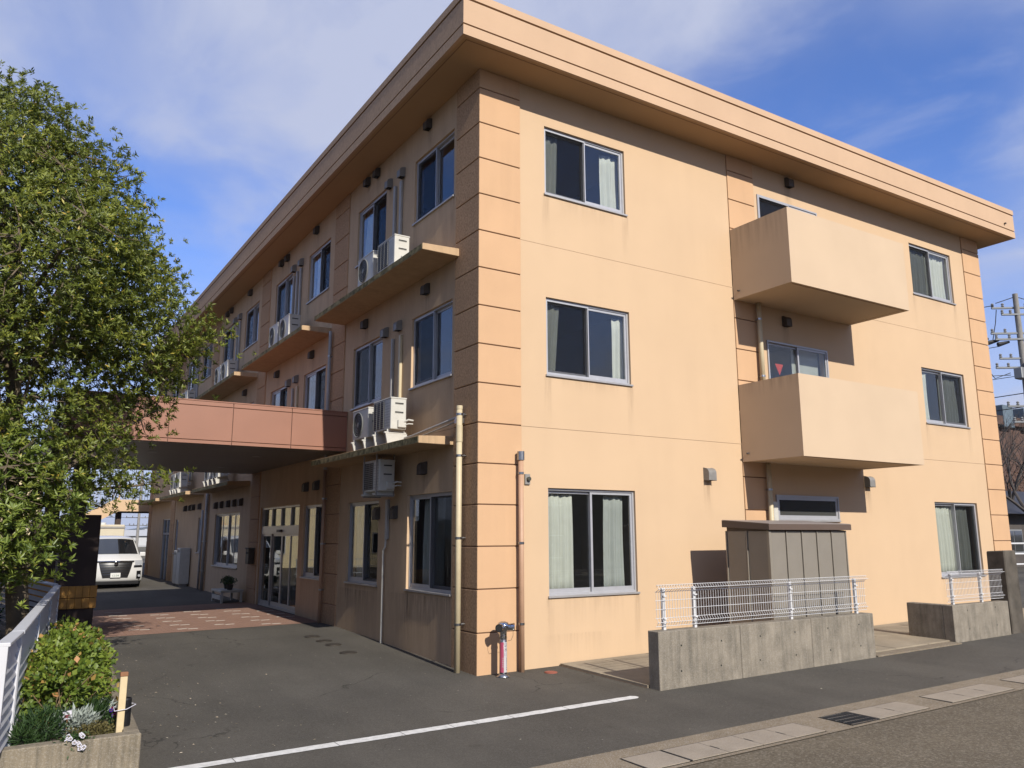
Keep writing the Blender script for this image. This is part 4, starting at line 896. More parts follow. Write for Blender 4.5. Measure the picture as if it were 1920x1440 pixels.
# covers in the ground
def cover(name, x, y, r, m, label, rim=None):
    t = thing(name, label, 'cover', (x,y,g(x,y)), 'small round covers in the driveway')
    z = g(x,y)-.004
    b = MB(); b.lathe([(r,0),(r,.012),(r*.985,.014)], (x,y,z), 28); b.build('ring', rim or m, t)
    b = MB(); b.lathe([(r*.86,.006),(r*.86,.0175),(r*.84,.019)], (x,y,z), 28); b.build('lid', m, t)
    for q in range(4):
        a = q*math.pi/2+.4; b = MB(); b.box(x+r*.45*math.cos(a)-.02,x+r*.45*math.cos(a)+.02,y+r*.45*math.sin(a)-.008,y+r*.45*math.sin(a)+.008,z+.018,z+.0205); b.build('stud', m, t)
cover('inspection_cover', 1.06,-.41,.10,'cover_red','red-brown round inspection cover at the foot of the sunlit end wall')
for (x,y,l) in ((-.89,4.91,'dark round inspection cover in the driveway nearest the block paving'),(-.87,4.29,'dark round inspection cover, second from the block paving'),(-.87,3.79,'dark round inspection cover, third from the block paving'),(-.94,2.86,'dark round inspection cover in the driveway nearest the camera')):
    cover('inspection_cover', x, y, .15, 'iron', l)

# boxes along the shaded wall beyond the canopy
for i, (y, h) in enumerate(((21.7,1.32),(22.35,1.22))):
    t = thing('water_heater', ('nearer','farther')[i]+' tall pale water heater cabinet against the shaded wall behind the canopy', 'cabinet', (-.22,y,g(0,y)), 'cabinets against the shaded wall')
    z = g(0,y)+.08; b = MB(); b.box(-.4,-.03,y-.27,y+.27,z,z+h); b.build('casing','ac_white',t,bevel=.012)
    b = MB(); b.box(-.406,-.399,y-.2,y+.2,z+h-.16,z+h-.07); b.build('grille','ac_vent',t); b = MB(); b.box(-.405,-.399,y-.22,y+.22,z+.08,z+.5); b.build('service_panel','ac_white',t,bevel=.003)
    for dy in (-.2,.2):
        b = MB(); b.box(-.36,-.08,y+dy-.03,y+dy+.03,g(0,y)-.02,z); b.build('foot','vent_grey',t)
t = thing('mailbox', 'dark wall mailbox beside the glazed entrance', 'mailbox', (-.1,12.75,1.3))
b = MB(); b.box(-.2,-.03,12.58,12.92,1.3,1.72); b.build('box','iron',t,bevel=.015); b = MB(); b.box(-.206,-.2,12.62,12.88,1.58,1.63); b.build('slot','slot',t); b = MB(); b.box(-.22,-.02,12.56,12.94,1.715,1.75); b.build('lid','iron',t,bevel=.01)
t = thing('planter_cart', 'pale wooden planter bench with dark pots beside the entrance', 'bench', (-.45,13.9,g(0,13.9)))
b = MB(); b.box(-.75,-.12,13.2,14.4,.50,.56); b.build('top','ac_white',t,bevel=.008)
for (x_,y_) in ((-.7,13.25),(-.17,13.25),(-.7,14.35),(-.17,14.35)): b = MB(); b.box(x_-.03,x_+.03,y_-.03,y_+.03,g(0,14)-.01,.5); b.build('leg','ac_white',t)
b = MB(); b.box(-.745,-.73,13.3,14.3,.30,.42); b.build('rail','ac_white',t)
for i, (x_,y_) in enumerate(((-.45,13.45),(-.4,14.0))):
    t = thing('potted_plant', ('small dark leafy plant in a pot on the nearer end of the planter bench','small dark leafy plant in a pot on the farther end of the planter bench')[i], 'plant', (x_,y_,.56), 'pots on the bench')
    b = MB(); b.lathe([(.07,0),(.10,.14),(.105,.15),(.09,.15)], (x_,y_,.56), 16); b.build('pot','iron',t)
    n_ = 260; p = rnd_unit(n_)*RNG.random((n_,1))**.4*.19*np.array([1,1,.7])+np.array([x_,y_,.80]); d_ = rnd_unit(n_)+np.array([0,0,.4])
    leaves('foliage', p, d_, rnd_unit(n_), .06, .03, RNG.random(n_)*.8, 'leaf_fern', t)

# exterior staircase at the far end
ST = thing('exterior_staircase', 'peach exterior staircase and landing with vertical railing at the far end of the building', 'staircase', (-1.3,32.6,g(-1.3,32.6)))
b = MB(); b.box(-1.35,.3,32.05,32.2,3.27,3.82); b.build('landing_parapet','wall',ST); b = MB(); b.box(-1.35,.3,32.2,33.6,3.22,3.4); b.build('landing','column',ST)
b = MB(); b.add([(-1.35,32.05,3.27),(-1.35,32.05,3.95),(-5.6,32.05,1.5),(-5.6,32.05,.9),(-1.35,32.2,3.27),(-1.35,32.2,3.95),(-5.6,32.2,1.5),(-5.6,32.2,.9)],[(0,3,2,1),(4,5,6,7),(0,1,5,4),(1,2,6,5),(2,3,7,6),(3,0,4,7)]); b.build('stringer','wall',ST)
for i in range(16):
    x_ = -1.5-i*.27; z_ = 3.3-i*.165; b = MB(); b.box(x_-.28,x_,32.22,33.5,z_-.05,z_); b.build('tread','column',ST)
b = MB(); b.box(-1.4,-1.15,32.6,32.85,g(-1,32),3.22); b.build('post','column',ST)
b = MB(); b.box(-1.40,-1.34,32.09,32.15,3.82,4.95); b.build('newel','wall',ST)
for i in range(12):
    x_ = -1.2+i*.12; b = MB(); b.tube([(x_,32.12,3.82),(x_,32.12,4.85)],.011,6); b.build('baluster','alu',ST)
for i in range(24):
    x_ = -1.5-i*.17; zb = 3.95-(-1.35-x_)*.576; b = MB(); b.tube([(x_,32.12,zb-.02),(x_,32.12,zb+.85)],.011,6); b.build('baluster','alu',ST)
b = MB(); b.tube([(.3,32.12,4.86),(-1.35,32.12,4.86),(-5.6,32.12,2.4)],.025,8); b.build('handrail','alu',ST)

# ================================================================== PLANTER + PLANTS
PL = thing('planter_box', 'concrete planter wall at the lower left edged by the driveway', 'planter', (-5.8,-2.2,g(-5.8,-2.2)))
zt = .25
def wseg(p0, p1, th, z0, z1, name, m, parent, bev=.01):
    a = Vector((*p0,0)); c = Vector((*p1,0)); d = (c-a).normalized(); nrm = Vector((-d.y,d.x,0))*th
    q = [a,c,c+nrm,a+nrm]; b = MB(); b.hexa([(v.x,v.y,z0) for v in q]+[(v.x,v.y,z1) for v in q]); return b.build(name, m, parent, bevel=bev)
wseg((-9.0,-2.50),(-4.985,-2.33),.16,-.35,zt,'front_wall','concrete',PL)
wseg((-4.983,-2.168),(-4.52,5.6),.14,-.3,zt-.004,'side_wall','concrete',PL)
b = MB(); b.add([(-9,-2.34,.17),(-5.13,-2.17,.17),(-4.66,5.6,.19),(-9,5.6,.19)],[(0,1,2,3)]); b.build('soil','soil',PL)

def bush_leaves(centers, n, lmin, lmax, wr, shell=.5, flat=1.0, upb=.35, seed=1, acc=.04):
    """leaf positions on lobes: centers = (x,y,z,rx,ry,rz)"""
    r = np.random.default_rng(seed); cs = np.array(centers); wts = cs[:,3]*cs[:,4]*cs[:,5]; wts = wts**.66; wts /= wts.sum()
    idx = r.choice(len(cs), n, p=wts); u = r.normal(size=(n,3)); u /= np.linalg.norm(u,axis=1,keepdims=True)
    lump = 1+.26*np.sin(u[:,0]*7+idx*2.1)*np.sin(u[:,1]*6+idx)*np.cos(u[:,2]*5+idx)+.08*r.normal(size=n)
    rad = (shell+(1-shell)*r.random(n)**.6)*lump
    p = cs[idx,:3]+u*cs[idx,3:6]*rad[:,None]
    ax = u*.8+r.normal(size=(n,3))*.55+np.array([0,0,upb]); nr = u*.6+r.normal(size=(n,3))*.5+np.array([0,0,.6])
    ln = lmin+(lmax-lmin)*r.random(n); t = np.clip(.12+.62*r.random(n)**.9+.12*(idx%3-1), 0, .84); ac = r.random(n) < acc; t[ac] = .9+.1*r.random(ac.sum())
    return p, ax, nr, ln, ln*wr, t, u
# hydrangea
HY = thing('hydrangea_bush', 'yellow-green hydrangea bush with some browned leaves in the planter along the white fence', 'bush', (-5.5,.5,.18))
hc = [(-5.60,-1.05,.46,.36,.40,.32),(-5.33,-.75,.42,.28,.42,.28),(-5.74,-.3,.58,.28,.5,.30),(-5.36,.15,.52,.38,.55,.32),(-5.60,.8,.58,.30,.5,.30),(-5.20,.95,.46,.30,.5,.29),(-5.42,1.6,.54,.34,.55,.30),(-5.08,1.9,.44,.27,.5,.27),(-5.30,2.6,.52,.34,.6,.30),(-5.02,3.0,.46,.25,.5,.27),(-5.24,3.6,.50,.28,.5,.30)]
p, ax, nr, ln, wd, tt, u = bush_leaves(hc, 11000, .04, .085, .74, .42, upb=-.05, seed=3, acc=.05)
leaves('foliage', p, ax, nr, ln, wd, tt, 'leaf_hyd', HY, .14)
rr = random.Random(4)
for i in range(110):
    c = hc[i % len(hc)]; a = (c[0]+rr.uniform(-.1,.1), c[1]+rr.uniform(-.15,.15), .17); e = (c[0]+rr.uniform(-.9,.9)*c[3], c[1]+rr.uniform(-.9,.9)*c[4], c[2]+rr.uniform(-.1,.9)*c[5])
    mth = tuple((a[k]+e[k])/2+rr.uniform(-.05,.05) for k in range(3)); b = MB(); b.tube([a,mth,e],[.008,.006,.004],5); b.build('stem','twig',HY)
def clump(name, label, cat, cs, n, l0, l1, wr, m, seed, shell=.3, upb=.6, acc=.0, fold=.2, group=None, base=None):
    c0 = cs[0]; t = thing(name, label, cat, (c0[0],c0[1],.18 if base is None else base), group)
    p, ax, nr, ln, wd, tt, u = bush_leaves(cs, n, l0, l1, wr, shell, upb=upb, seed=seed, acc=acc); p[:,2] = np.maximum(p[:,2], (.17 if base is None else base))
    leaves('foliage', p, ax, nr, ln, wd, tt, m, t, fold); return t
clump('feathery_plant','dark green feathery plant at the foot of the nearest white fence post','plant',[(-5.80,-1.80,.29,.20,.26,.15),(-5.93,-1.98,.25,.10,.13,.11)],1300,.05,.13,.10,'leaf_fern',5)
gt = thing('grass_tuft','dark green grassy tuft between the silver plants in the planter','plant',(-5.36,-1.25,.18)); n_ = 420
r5 = np.random.default_rng(9); a5 = r5.random(n_)*6.283; el = .5+.9*r5.random(n_); ax = np.stack([np.cos(a5)*np.cos(el),np.sin(a5)*np.cos(el),np.sin(el)],1)
leaves('blades', np.stack([-5.36+.06*r5.normal(size=n_),-1.25+.08*r5.normal(size=n_),np.full(n_,.17)],1), ax, np.tile([0,0,1.],(n_,1))+.3*r5.normal(size=(n_,3)), .2+.16*r5.random(n_), .011, r5.random(n_)*.8, 'leaf_fern', gt)
clump('silver_plant','silvery grey foliage plant in the middle of the planter','plant',[(-5.50,-1.62,.27,.2,.16,.1)],420,.05,.11,.22,'leaf_silver',11,upb=.8)
clump('silver_plant','silvery grey foliage plant beside the pansy near the driveway','plant',[(-5.2,-.95,.24,.12,.16,.1)],260,.05,.10,.22,'leaf_silver',12,upb=.8)
clump('ground_cover','olive brown ground cover mat behind the planter front wall','ground cover',[(-5.33,-1.85,.21,.23,.22,.07),(-5.5,-2.0,.19,.15,.12,.05)],1700,.018,.035,.6,'leaf_mat',13,upb=.5)
def pansy(x, y, z, mats, n, spread, label, seed, hang=0.0):
    r = random.Random(seed); t = thing('pansy', label, 'flower', (x,y,z), 'pansies in the planter')
    for i in range(n):
        fx_, fy_, fz_ = x+r.uniform(-1,1)*spread, y+r.uniform(-1,1)*spread*.7, z+.05+r.uniform(-.02,.05)-hang*r.random()
        b = MB()
        for q in range(5):
            a = q*1.2566+r.random()*.2; c = Vector((fx_+.010*math.cos(a), fy_-.012, fz_+.010*math.sin(a))); rad = .011
            k = len(b.v); b.v += [tuple(c+Vector((rad*math.cos(w*.785), -.003-.004*(w%2), rad*math.sin(w*.785)))) for w in range(8)]; b.f.append(tuple(range(k,k+8)))
        b.build('petals', mats[i % len(mats)], t)
        b = MB(); b.lathe([(.004,-.002),(.005,.002)], (fx_,fy_-.018,fz_), 6); b.build('eye','petal_yellow',t)
    n2 = 60*n; p = np.stack([x+spread*1.2*RNG.normal(size=n2)*.6, y+.05+spread*.7*RNG.normal(size=n2)*.6, z+.03-hang*RNG.random(n2)*.8+.02*RNG.normal(size=n2)],1)
    leaves('foliage', p, rnd_unit(n2)+np.array([0,-.3,.2]), rnd_unit(n2)+np.array([0,0,1]), .035, .016, RNG.random(n2)*.7, 'leaf_fern', t)
pansy(-5.54,-2.33,.25,['petal_white'],20,.075,'white pansies spilling over the front of the planter',1,.16)
pansy(-5.14,-1.55,.26,['petal_red','petal_red','petal_violet'],7,.04,'dark red pansy next to the cream stake',2)
pansy(-5.6,-1.66,.30,['petal_white','petal_red'],3,.03,'single pale pansy with a dark centre among the silver leaves',3)
pansy(-5.12,-1.75,.22,['petal_white'],4,.06,'small white pansies at the foot of the cream stake',6)
# stake and drain pipe
t = thing('garden_stake','cream wooden stake with a brown end standing in the planter corner','stake',(-5.13,-1.98,.18))
b = MB(); b.hexa([(-5.17,-2.03,.15),(-5.105,-2.03,.15),(-5.105,-1.985,.15),(-5.17,-1.985,.15),(-5.165,-2.015,.725),(-5.10,-2.015,.725),(-5.10,-1.97,.725),(-5.165,-1.97,.725)]); b.build('board','wood_cream',t,bevel=.004)
b = MB(); b.box(-5.168,-5.097,-2.018,-1.967,.7255,.765); b.build('end_cap','wood_brown',t,bevel=.004)
t = thing('plastic_pipe','short black plastic pipe tied behind the cream stake','pipe',(-5.09,-1.87,.18))
b = MB(); b.lathe([(.062,.0),(.062,.32),(.056,.335),(.05,.335),(.05,.30)], (-5.09,-1.885,.17), 20); b.build('tube','black_plastic',t,smooth=False)
b = MB(); b.tube([(-5.20,-2.05,.42),(-5.09,-2.04,.425),(-5.0,-1.95,.445),(-5.01,-1.85,.44),(-5.1,-1.81,.44),(-5.19,-1.9,.43),(-5.20,-2.05,.42)],.004,5); b.build('cord','petal_white',t)
t = thing('plant_marker','small white and red plant marker standing among the silver plants','marker',(-5.57,-1.72,.2))
b = MB(); b.box(-5.572,-5.566,-1.722,-1.716,.17,.36); b.build('stick','wood_brown',t); b = MB(); b.box(-5.61,-5.53,-1.724,-1.7225,.33,.41); b.build('card','petal_white',t,bevel=.002)
b = MB(); b.box(-5.595,-5.545,-1.7262,-1.7245,.345,.372); b.build('print','petal_red',t)

# ================================================================== WHITE LOUVRE FENCE
def louvre(p0, p1, z0, zt0, zt1, label, npost, cap=.11):
    t = thing('louvre_fence', label, 'fence', (p0[0],p0[1],z0), 'white louvre fence runs')
    a = Vector((*p0,0)); c = Vector((*p1,0)); d = (c-a); Lh = d.length; d.normalize(); nr = Vector((d.y,-d.x,0))
    def slab(s0, s1, o0, o1, za0, za1, zb0, zb1, name, m='fence_white', bev=.003):
        q = [a+d*s0+nr*o0, a+d*s1+nr*o0, a+d*s1+nr*o1, a+d*s0+nr*o1]
        b = MB(); b.hexa([(q[0].x,q[0].y,za0),(q[1].x,q[1].y,za1),(q[2].x,q[2].y,za1),(q[3].x,q[3].y,za0),(q[0].x,q[0].y,zb0),(q[1].x,q[1].y,zb1),(q[2].x,q[2].y,zb1),(q[3].x,q[3].y,zb0)]); return b.build(name, m, t, bevel=bev)
    zz = lambda s: zt0+(zt1-zt0)*s/Lh
    for i in range(npost):
        s = Lh*i/(npost-1); slab(max(0,s-.035), min(Lh,s+.035)+.001, -.02, .05, z0-.1, z0-.1, zz(s)-.03, zz(s)-.03, 'post')
        if i == npost-1: break
        s0, s1 = s+.036, Lh*(i+1)/(npost-1)-.036; hgt = zz(s0)-.06-z0-.05; n_ = int(hgt/.105)
        for k in range(n_):
            za = z0+.05+k*hgt/n_; zb = za+hgt/n_*.80; dz = zz(s1)-zz(s0)
            q = [a+d*s0+nr*.032, a+d*s1+nr*.032, a+d*s1+nr*.040, a+d*s0+nr*.040]; w = [a+d*s0-nr*.002, a+d*s1-nr*.002, a+d*s1+nr*.006, a+d*s0+nr*.006]
            b = MB(); b.hexa([(q[0].x,q[0].y,za),(q[1].x,q[1].y,za+dz),(q[2].x,q[2].y,za+dz),(q[3].x,q[3].y,za),(w[0].x,w[0].y,zb),(w[1].x,w[1].y,zb+dz),(w[2].x,w[2].y,zb+dz),(w[3].x,w[3].y,zb)]); b.build('slat','fence_white',t)
    slab(0, Lh, -.045, .065, zz(0)-.035, zz(Lh)-.035, zz(0), zz(Lh), 'top_rail', bev=.006)
    return t
louvre((-6.20,-2.85),(-6.075,-1.9),.22,1.20,1.20,'nearest white louvre fence panel at the left edge of the picture',2)
louvre((-6.07,-1.88),(-5.26,6.26),.22,1.20,1.20,'long white louvre fence run behind the hydrangea bush',4)
louvre((-5.30,6.30),(-6.25,9.8),.22,1.22,1.36,'shaded white louvre fence run turning away behind the tree',3)

# ================================================================== TREES
def make_tree(label, base, top, R, n_tip, per, leaf, m, seed, zlo, zhi, limbs, axis_shift=(0,0), dens=None, lw=.3, name='evergreen_tree', trunk_r=.15, clumpk=3, extra=()):
    r = np.random.default_rng(seed); rp = random.Random(seed)
    t = thing(name, label, 'tree', base); bx, by, bz = base
    ax0 = lambda z: np.array([bx+axis_shift[0]*min(1,max(0,(z-zlo*.5)/(zhi-zlo))), by+axis_shift[1]*min(1,max(0,(z-zlo*.5)/(zhi-zlo)))])
    # crown tips
    tips = []
    kz, kr = zip(*R)
    ph = r.random(6)*6.28
    while len(tips) < n_tip:
        z = zlo+(zhi-zlo)*r.random(); rad = np.interp(z, kz, kr); th = r.random()*6.283
        if r.random() > (rad/max(kr))**1.2: continue
        lump = 1+.15*math.sin(3*th+ph[0]+z*2.1)+.09*math.sin(5*th-z*2.6+ph[1])+.07*math.sin(8*th+z*5+ph[2])
        q = (.30+.70*r.random()**.42)
        if dens and r.random() > dens(th, z, q): continue
        c = ax0(z); tips.append((c[0]+rad*lump*q*math.cos(th), c[1]+rad*lump*q*math.sin(th), z+.12*r.normal()))
    for (ex, ey, ez, en) in extra:
        for _ in range(en): tips.append((ex+.13*r.normal(), ey+.15*r.normal(), ez+.09*r.normal()))
    tips = np.array(tips); cen = np.array([[*ax0(z-.6), z-.6] for z in tips[:,2]]); od = tips-cen; od /= np.linalg.norm(od,axis=1,keepdims=True)
    # rosettes
    sub = np.repeat(np.arange(len(tips)), clumpk); sp = tips[sub]+r.normal(size=(len(sub),3))*np.array([.15,.15,.10]); sod = od[sub]+.45*r.normal(size=(len(sub),3))+np.array([0,0,.45]); sod /= np.linalg.norm(sod,axis=1,keepdims=True)
    li = np.repeat(np.arange(len(sub)), per); n = len(li); rv = r.normal(size=(n,3)); rv -= sod[li]*np.sum(rv*sod[li],1,keepdims=True); rv /= np.linalg.norm(rv,axis=1,keepdims=True)
    ax = sod[li]*(.25+.75*r.random((n,1)))+rv*.95; pos = sp[li]-sod[li]*(.07*r.random((n,1)))
    nr = sod[li]+.35*r.normal(size=(n,3)); ln = leaf*(.65+.6*r.random(n))
    ct = r.random(len(tips))*.5; tint = np.clip(ct[sub][li]+.42*r.random(n)-.05,0,.84); acc = r.random(n) < .022; tint[acc] = .88+.12*r.random(acc.sum())
    leaves('crown', pos, ax, nr, ln, ln*lw, tint, m, t)
    # trunk and limbs
    path = [Vector((bx,by,bz-.05)), Vector((bx+.04,by,bz+.9)), Vector((*ax0(bz+2.4),bz+2.2))]
    zz = bz+2.2
    while zz < zhi-.6: zz += .9; c = ax0(zz); path.append(Vector((c[0]+rp.uniform(-.12,.12), c[1]+rp.uniform(-.12,.12), zz)))
    b = MB(); b.tube(path, [trunk_r*(1-.9*i/(len(path)-1))+.01 for i in range(len(path))], 12); b.build('trunk','bark',t,smooth=True)
    ends = []
    for (ex, ey, ez, en) in extra[::3]:   # boughs carrying the outlying sprays
        s = path[2].lerp(path[3], .2); e = Vector((ex,ey,ez-.04)); mid = s.lerp(e,.5)+Vector((0,0,.12)); b = MB(); b.tube([s,s.lerp(mid,.5),mid,mid.lerp(e,.5),e],[.05,.04,.03,.02,.008],7); b.build('limb','bark',t,smooth=True); ends.append((mid,e))
    for i in range(limbs):
        q = tips[rp.randrange(len(tips))]; e = Vector(q)
        k = max(1, min(len(path)-2, int(np.searchsorted([p_.z for p_ in path], e.z-1.1))-1)); s = path[k].lerp(path[k+1], rp.random())
        if s.z > e.z+.6: s = path[1].lerp(path[2], rp.random())
        mid = s.lerp(e,.5)+Vector((rp.uniform(-.2,.2),rp.uniform(-.2,.2),rp.uniform(-.25,.1)))
        m1 = s.lerp(mid,.5)+Vector((rp.uniform(-.08,.08),rp.uniform(-.08,.08),rp.uniform(-.1,.1)))
        rr_ = trunk_r*rp.uniform(.2,.42); b = MB(); b.tube([s,m1,mid,mid.lerp(e,.55)+Vector((0,0,rp.uniform(-.05,.1))),e],[rr_,rr_*.8,rr_*.55,rr_*.3,.008],7); b.build('limb','bark',t,smooth=True); ends.append((mid,e))
    b = MB(); near = np.array([list(x_[0].lerp(x_[1],f_)) for x_ in ends for f_ in (0,.2,.4,.6,.8,.95)])
    for q in tips[::3]:
        j = int(np.argmin(np.sum((near-q)**2,1))); s = Vector(near[j]); e = Vector(q)
        if (s-e).length > 0.7: continue
        b.tube([s, s.lerp(e,.5)+Vector((rp.uniform(-.07,.07),rp.uniform(-.07,.07),rp.uniform(-.1,.03))), e],[.014,.009,.004],4,cap=False)
    b.build('twigs','bark',t)
    return t
def dens_big(th, z, q):
    d = 1.0
    if z < 4.5: d = .40 if z > 3.4 else .30
    if q < .55: d *= .75
    return d
make_tree('tall evergreen tree with dense narrow leaves beside the canopy at the left', (-5.98,2.1,g(-6,2)), 8.7,
          [(2.5,.9),(3.0,1.6),(3.6,1.7),(4.2,1.85),(5.0,2.35),(5.6,2.35),(6.2,2.15),(7.0,1.75),(7.8,1.2),(8.3,.78),(8.65,.3)],
          4500, 13, .072, 'leaf_tree', 21, 2.55, 8.6, 40, (-.72,.25), dens_big, .30, clumpk=4,
          extra=[(-4.35,2.0,2.88,7),(-4.6,2.05,2.85,9),(-4.85,2.0,2.75,9),(-5.1,2.1,2.8,9),(-5.35,2.1,2.75,9),(-3.8,2.1,5.05,8),(-4.0,2.1,4.95,10),(-4.25,2.2,4.85,12),(-4.3,1.9,4.25,10),(-4.5,1.9,3.95,9)])
make_tree('lower bright green evergreen shrub behind the white fence at the left edge', (-6.60,1.2,g(-6,1)), 3.4,
          [(1.5,.6),(1.8,1.05),(2.4,1.1),(3.0,.85),(3.5,.35)], 620, 13, .095, 'leaf_shrub', 33, 1.55, 3.5, 16, (0,0), None, .28, 'evergreen_shrub', .06)
for i, (x_,y_,s_) in enumerate(((-7.0,4.6,1.0),(-7.4,7.0,1.1),(-6.6,8.6,.9))):
    clump('garden_bush', ('dark shaded bush just behind the bend of the white fence','dark shaded bush left of the canopy column','small dark bush under the canopy behind the white fence')[i], 'bush', [(x_,y_,.55*s_,.6*s_,.7*s_,.5*s_)], 1500, .05,.10,.5,'leaf_fern',40+i, .4, .3, group='bushes behind the fence', base=g(x_,y_))

# ================================================================== VEHICLES
def make_van(loc):
    t = thing('minivan','white minivan with a wide chrome grille parked beyond the canopy','van',loc,local=True)
    prof = [(.45,.22),(.10,.24),(.03,.32),(.0,.48),(.01,.72),(.05,.93),(.16,1.06),(.85,1.20),(1.3,1.50),(1.75,1.78),(2.05,1.87),(2.8,1.91),(4.4,1.90),(4.8,1.80),(4.93,1.3),(4.96,.8),(4.9,.35),(4.7,.22)]
    hw = lambda z: .925-.0*z if z < .95 else .925-.17*((z-.95)/.95)**1.3
    S = [-1,-.96,-.85,-.6,-.3,0,.3,.6,.85,.96,1]
    def pt(y, z, s):
        fr = max(0,1-y/1.9); bow = .22*fr*abs(s)**2.6+(.06*s*s if y < 2.2 else -.05*s*s*(y > 4.5))
        cr_ = -.07*max(0,(z-1.0))*abs(s)**3; return (s*hw(z), y+bow, z+cr_)
    b = MB()
    for (y,z) in prof: b.v += [pt(y,z,s) for s in S]
    k = len(S)
    for i in range(len(prof)-1):
        for j in range(k-1): b.f.append((i*k+j,i*k+j+1,(i+1)*k+j+1,(i+1)*k+j))
    b.f.append(tuple(i*k for i in range(len(prof)))); b.f.append(tuple(i*k+k-1 for i in reversed(range(len(prof))))); b.f.append(tuple(range(k)))
    body = b.build('body','car_white',t)
    body.data.polygons.foreach_set('use_smooth',[len(p_.vertices)==4 for p_ in body.data.polygons])
    def patch(name, m, ys, s0, s1, off, taper=0.0, n=10, parent=t):
        b = MB()
        for q, (y,z) in enumerate(ys):
            f_ = q/(len(ys)-1); e = 1-taper*(1-f_)
            for j in range(n+1):
                s = (s0+(s1-s0)*j/n)*e; P_ = pt(y,z,s); b.v.append((P_[0], P_[1]-off[0], P_[2]+off[1]))
        for i in range(len(ys)-1):
            for j in range(n): a = i*(n+1)+j; b.f.append((a,a+1,a+n+2,a+n+1))
        o = b.build(name, m, parent, smooth=True); return o
    patch('windscreen','car_glass',[(.88,1.215),(1.3,1.50),(1.72,1.765)],-.93,.93,(.012,.012),-.0)
    patch('grille','car_black',[(.0,.40),(.0,.55),(.01,.72),(.05,.93),(.07,.97)],-.66,.66,(.014,0),.32)
    for i in range(6):
        z = .50+i*.085; y = float(np.interp(z,[.48,.72,.93,1.06],[0,.01,.05,.16])); e = 1-.32*(1-(z-.40)/.57)
        b = MB()
        b.tube([(lambda P_: (P_[0],P_[1]-.03,P_[2]))(pt(y,z,s*.62*e)) for s in (-1,-.5,0,.5,1)], .006, 6); b.build('grille_bar','chrome',t)
    b = MB(); b.tube([(lambda P_: (P_[0],P_[1]-.025,P_[2]))(pt(.06,.965,s*.66)) for s in (-1,-.6,-.2,.2,.6,1)], .028, 6); b.build('grille_trim','chrome',t)
    b = MB(); b.lathe([(.07,-.01),(.07,.012),(.04,.014)], (0,0,0), 20); o = b.build('emblem','chrome',t); o.rotation_euler = (math.pi/2,0,0); o.location = (0,-.02,.88)
    for s in (-1,1):
        patch('headlight','lamp',[(.04,.80),(.06,.93),(.10,1.0)],s*.70,s*.985,(.012,0),0,6)
        patch('headlight_shade','car_black',[(.02,.74),(.04,.82)],s*.66,s*.98,(.013,0),0,6)
        patch('fog_lamp_recess','car_black',[(.02,.34),(.0,.48),(.005,.62)],s*.78,s*.95,(.013,0),0,5)
        b = MB(); b.tube([(s*.80,.10,.45),(s*.80,.07,.45)],.045,12); b.build('fog_lamp','lamp',t)
        b = MB(); b.box(s*.90-.0,s*1.10,.98,1.10,1.12,1.28); b.build('mirror','car_white',t,bevel=.03,seg=2)
        for y in (.95,3.85):
            b = MB(); x0, x1 = s*.70, s*.935; b.tube([(x0,y,.33),(x1,y,.33)],.335,24); wh = b.build('wheel','tyre',t)
            b = MB(); b.tube([(x1,y,.33),(x1+s*.012,y,.33)],.23,20); b.build('rim','rim',wh)
        for (ya, yb) in ((1.55,2.25),(2.35,3.4),(3.5,4.5)):
            b = MB(); xo = lambda z: s*(hw(z)+.006)
            b.hexa([(xo(1.2)-s*.02,ya-.28*(ya<1.6),1.18),(xo(1.2)-s*.02,yb,1.18),(xo(1.2),yb,1.18),(xo(1.2),ya-.28*(ya<1.6),1.18),(xo(1.72)-s*.02,ya+.2*(ya<1.6),1.70),(xo(1.72)-s*.02,yb,1.70),(xo(1.72),yb,1.70),(xo(1.72),ya+.2*(ya<1.6),1.70)]); b.build('side_window','car_glass',t)
        b = MB(); b.box(s*.80,s*.90,4.93,4.985,.95,1.5); b.build('tail_lamp','red_sign',t)
    b = MB(); b.box(-.165,.165,-.045,-.03,.40,.565); pl = b.build('number_plate','plate',t,bevel=.004)
    text_mesh('plate_number','12-04',.10,'plate_green',pl,lambda v: Vector((v.x,-.0465,.465+v.y)))
    b = MB(); b.box(-.8,.8,.06,.3,.16,.25); b.build('lower_lip','car_black',t)
    return t
make_van((-2.45,22.0,g(-2.4,22)-.005))
t = thing('box_truck','pale box truck parked behind the white minivan','truck',(-2.6,30.0,g(-2.6,30)))
z0 = g(-2.6,30); b = MB(); b.box(-3.45,-1.55,27.8,30.6,z0+.75,2.58); b.build('cargo_box','truck_box',t,bevel=.03)
b = MB(); b.box(-3.47,-1.53,27.77,27.8,2.42,2.5); b.build('trim','vent_grey',t); b = MB(); b.box(-3.4,-1.5,30.7,32.0,z0+.5,2.2); b.build('cab','truck_blue',t,bevel=.08)
b = MB(); b.box(-3.2,-1.8,27.7,31.5,z0+.45,z0+.7); b.build('chassis','car_black',t)
b = MB(); b.tube([(-2.3,29.0,2.58),(-2.3,29.0,2.68)],.14,14); b.build('roof_vent','plate',t)
for (x_, y_) in ((-3.3,28.6),(-1.75,28.6),(-3.3,31.3),(-1.75,31.3)):
    b = MB(); b.tube([(x_-.1,y_,z0+.34),(x_+.1,y_,z0+.34)],.35,20); b.build('wheel','tyre',t)

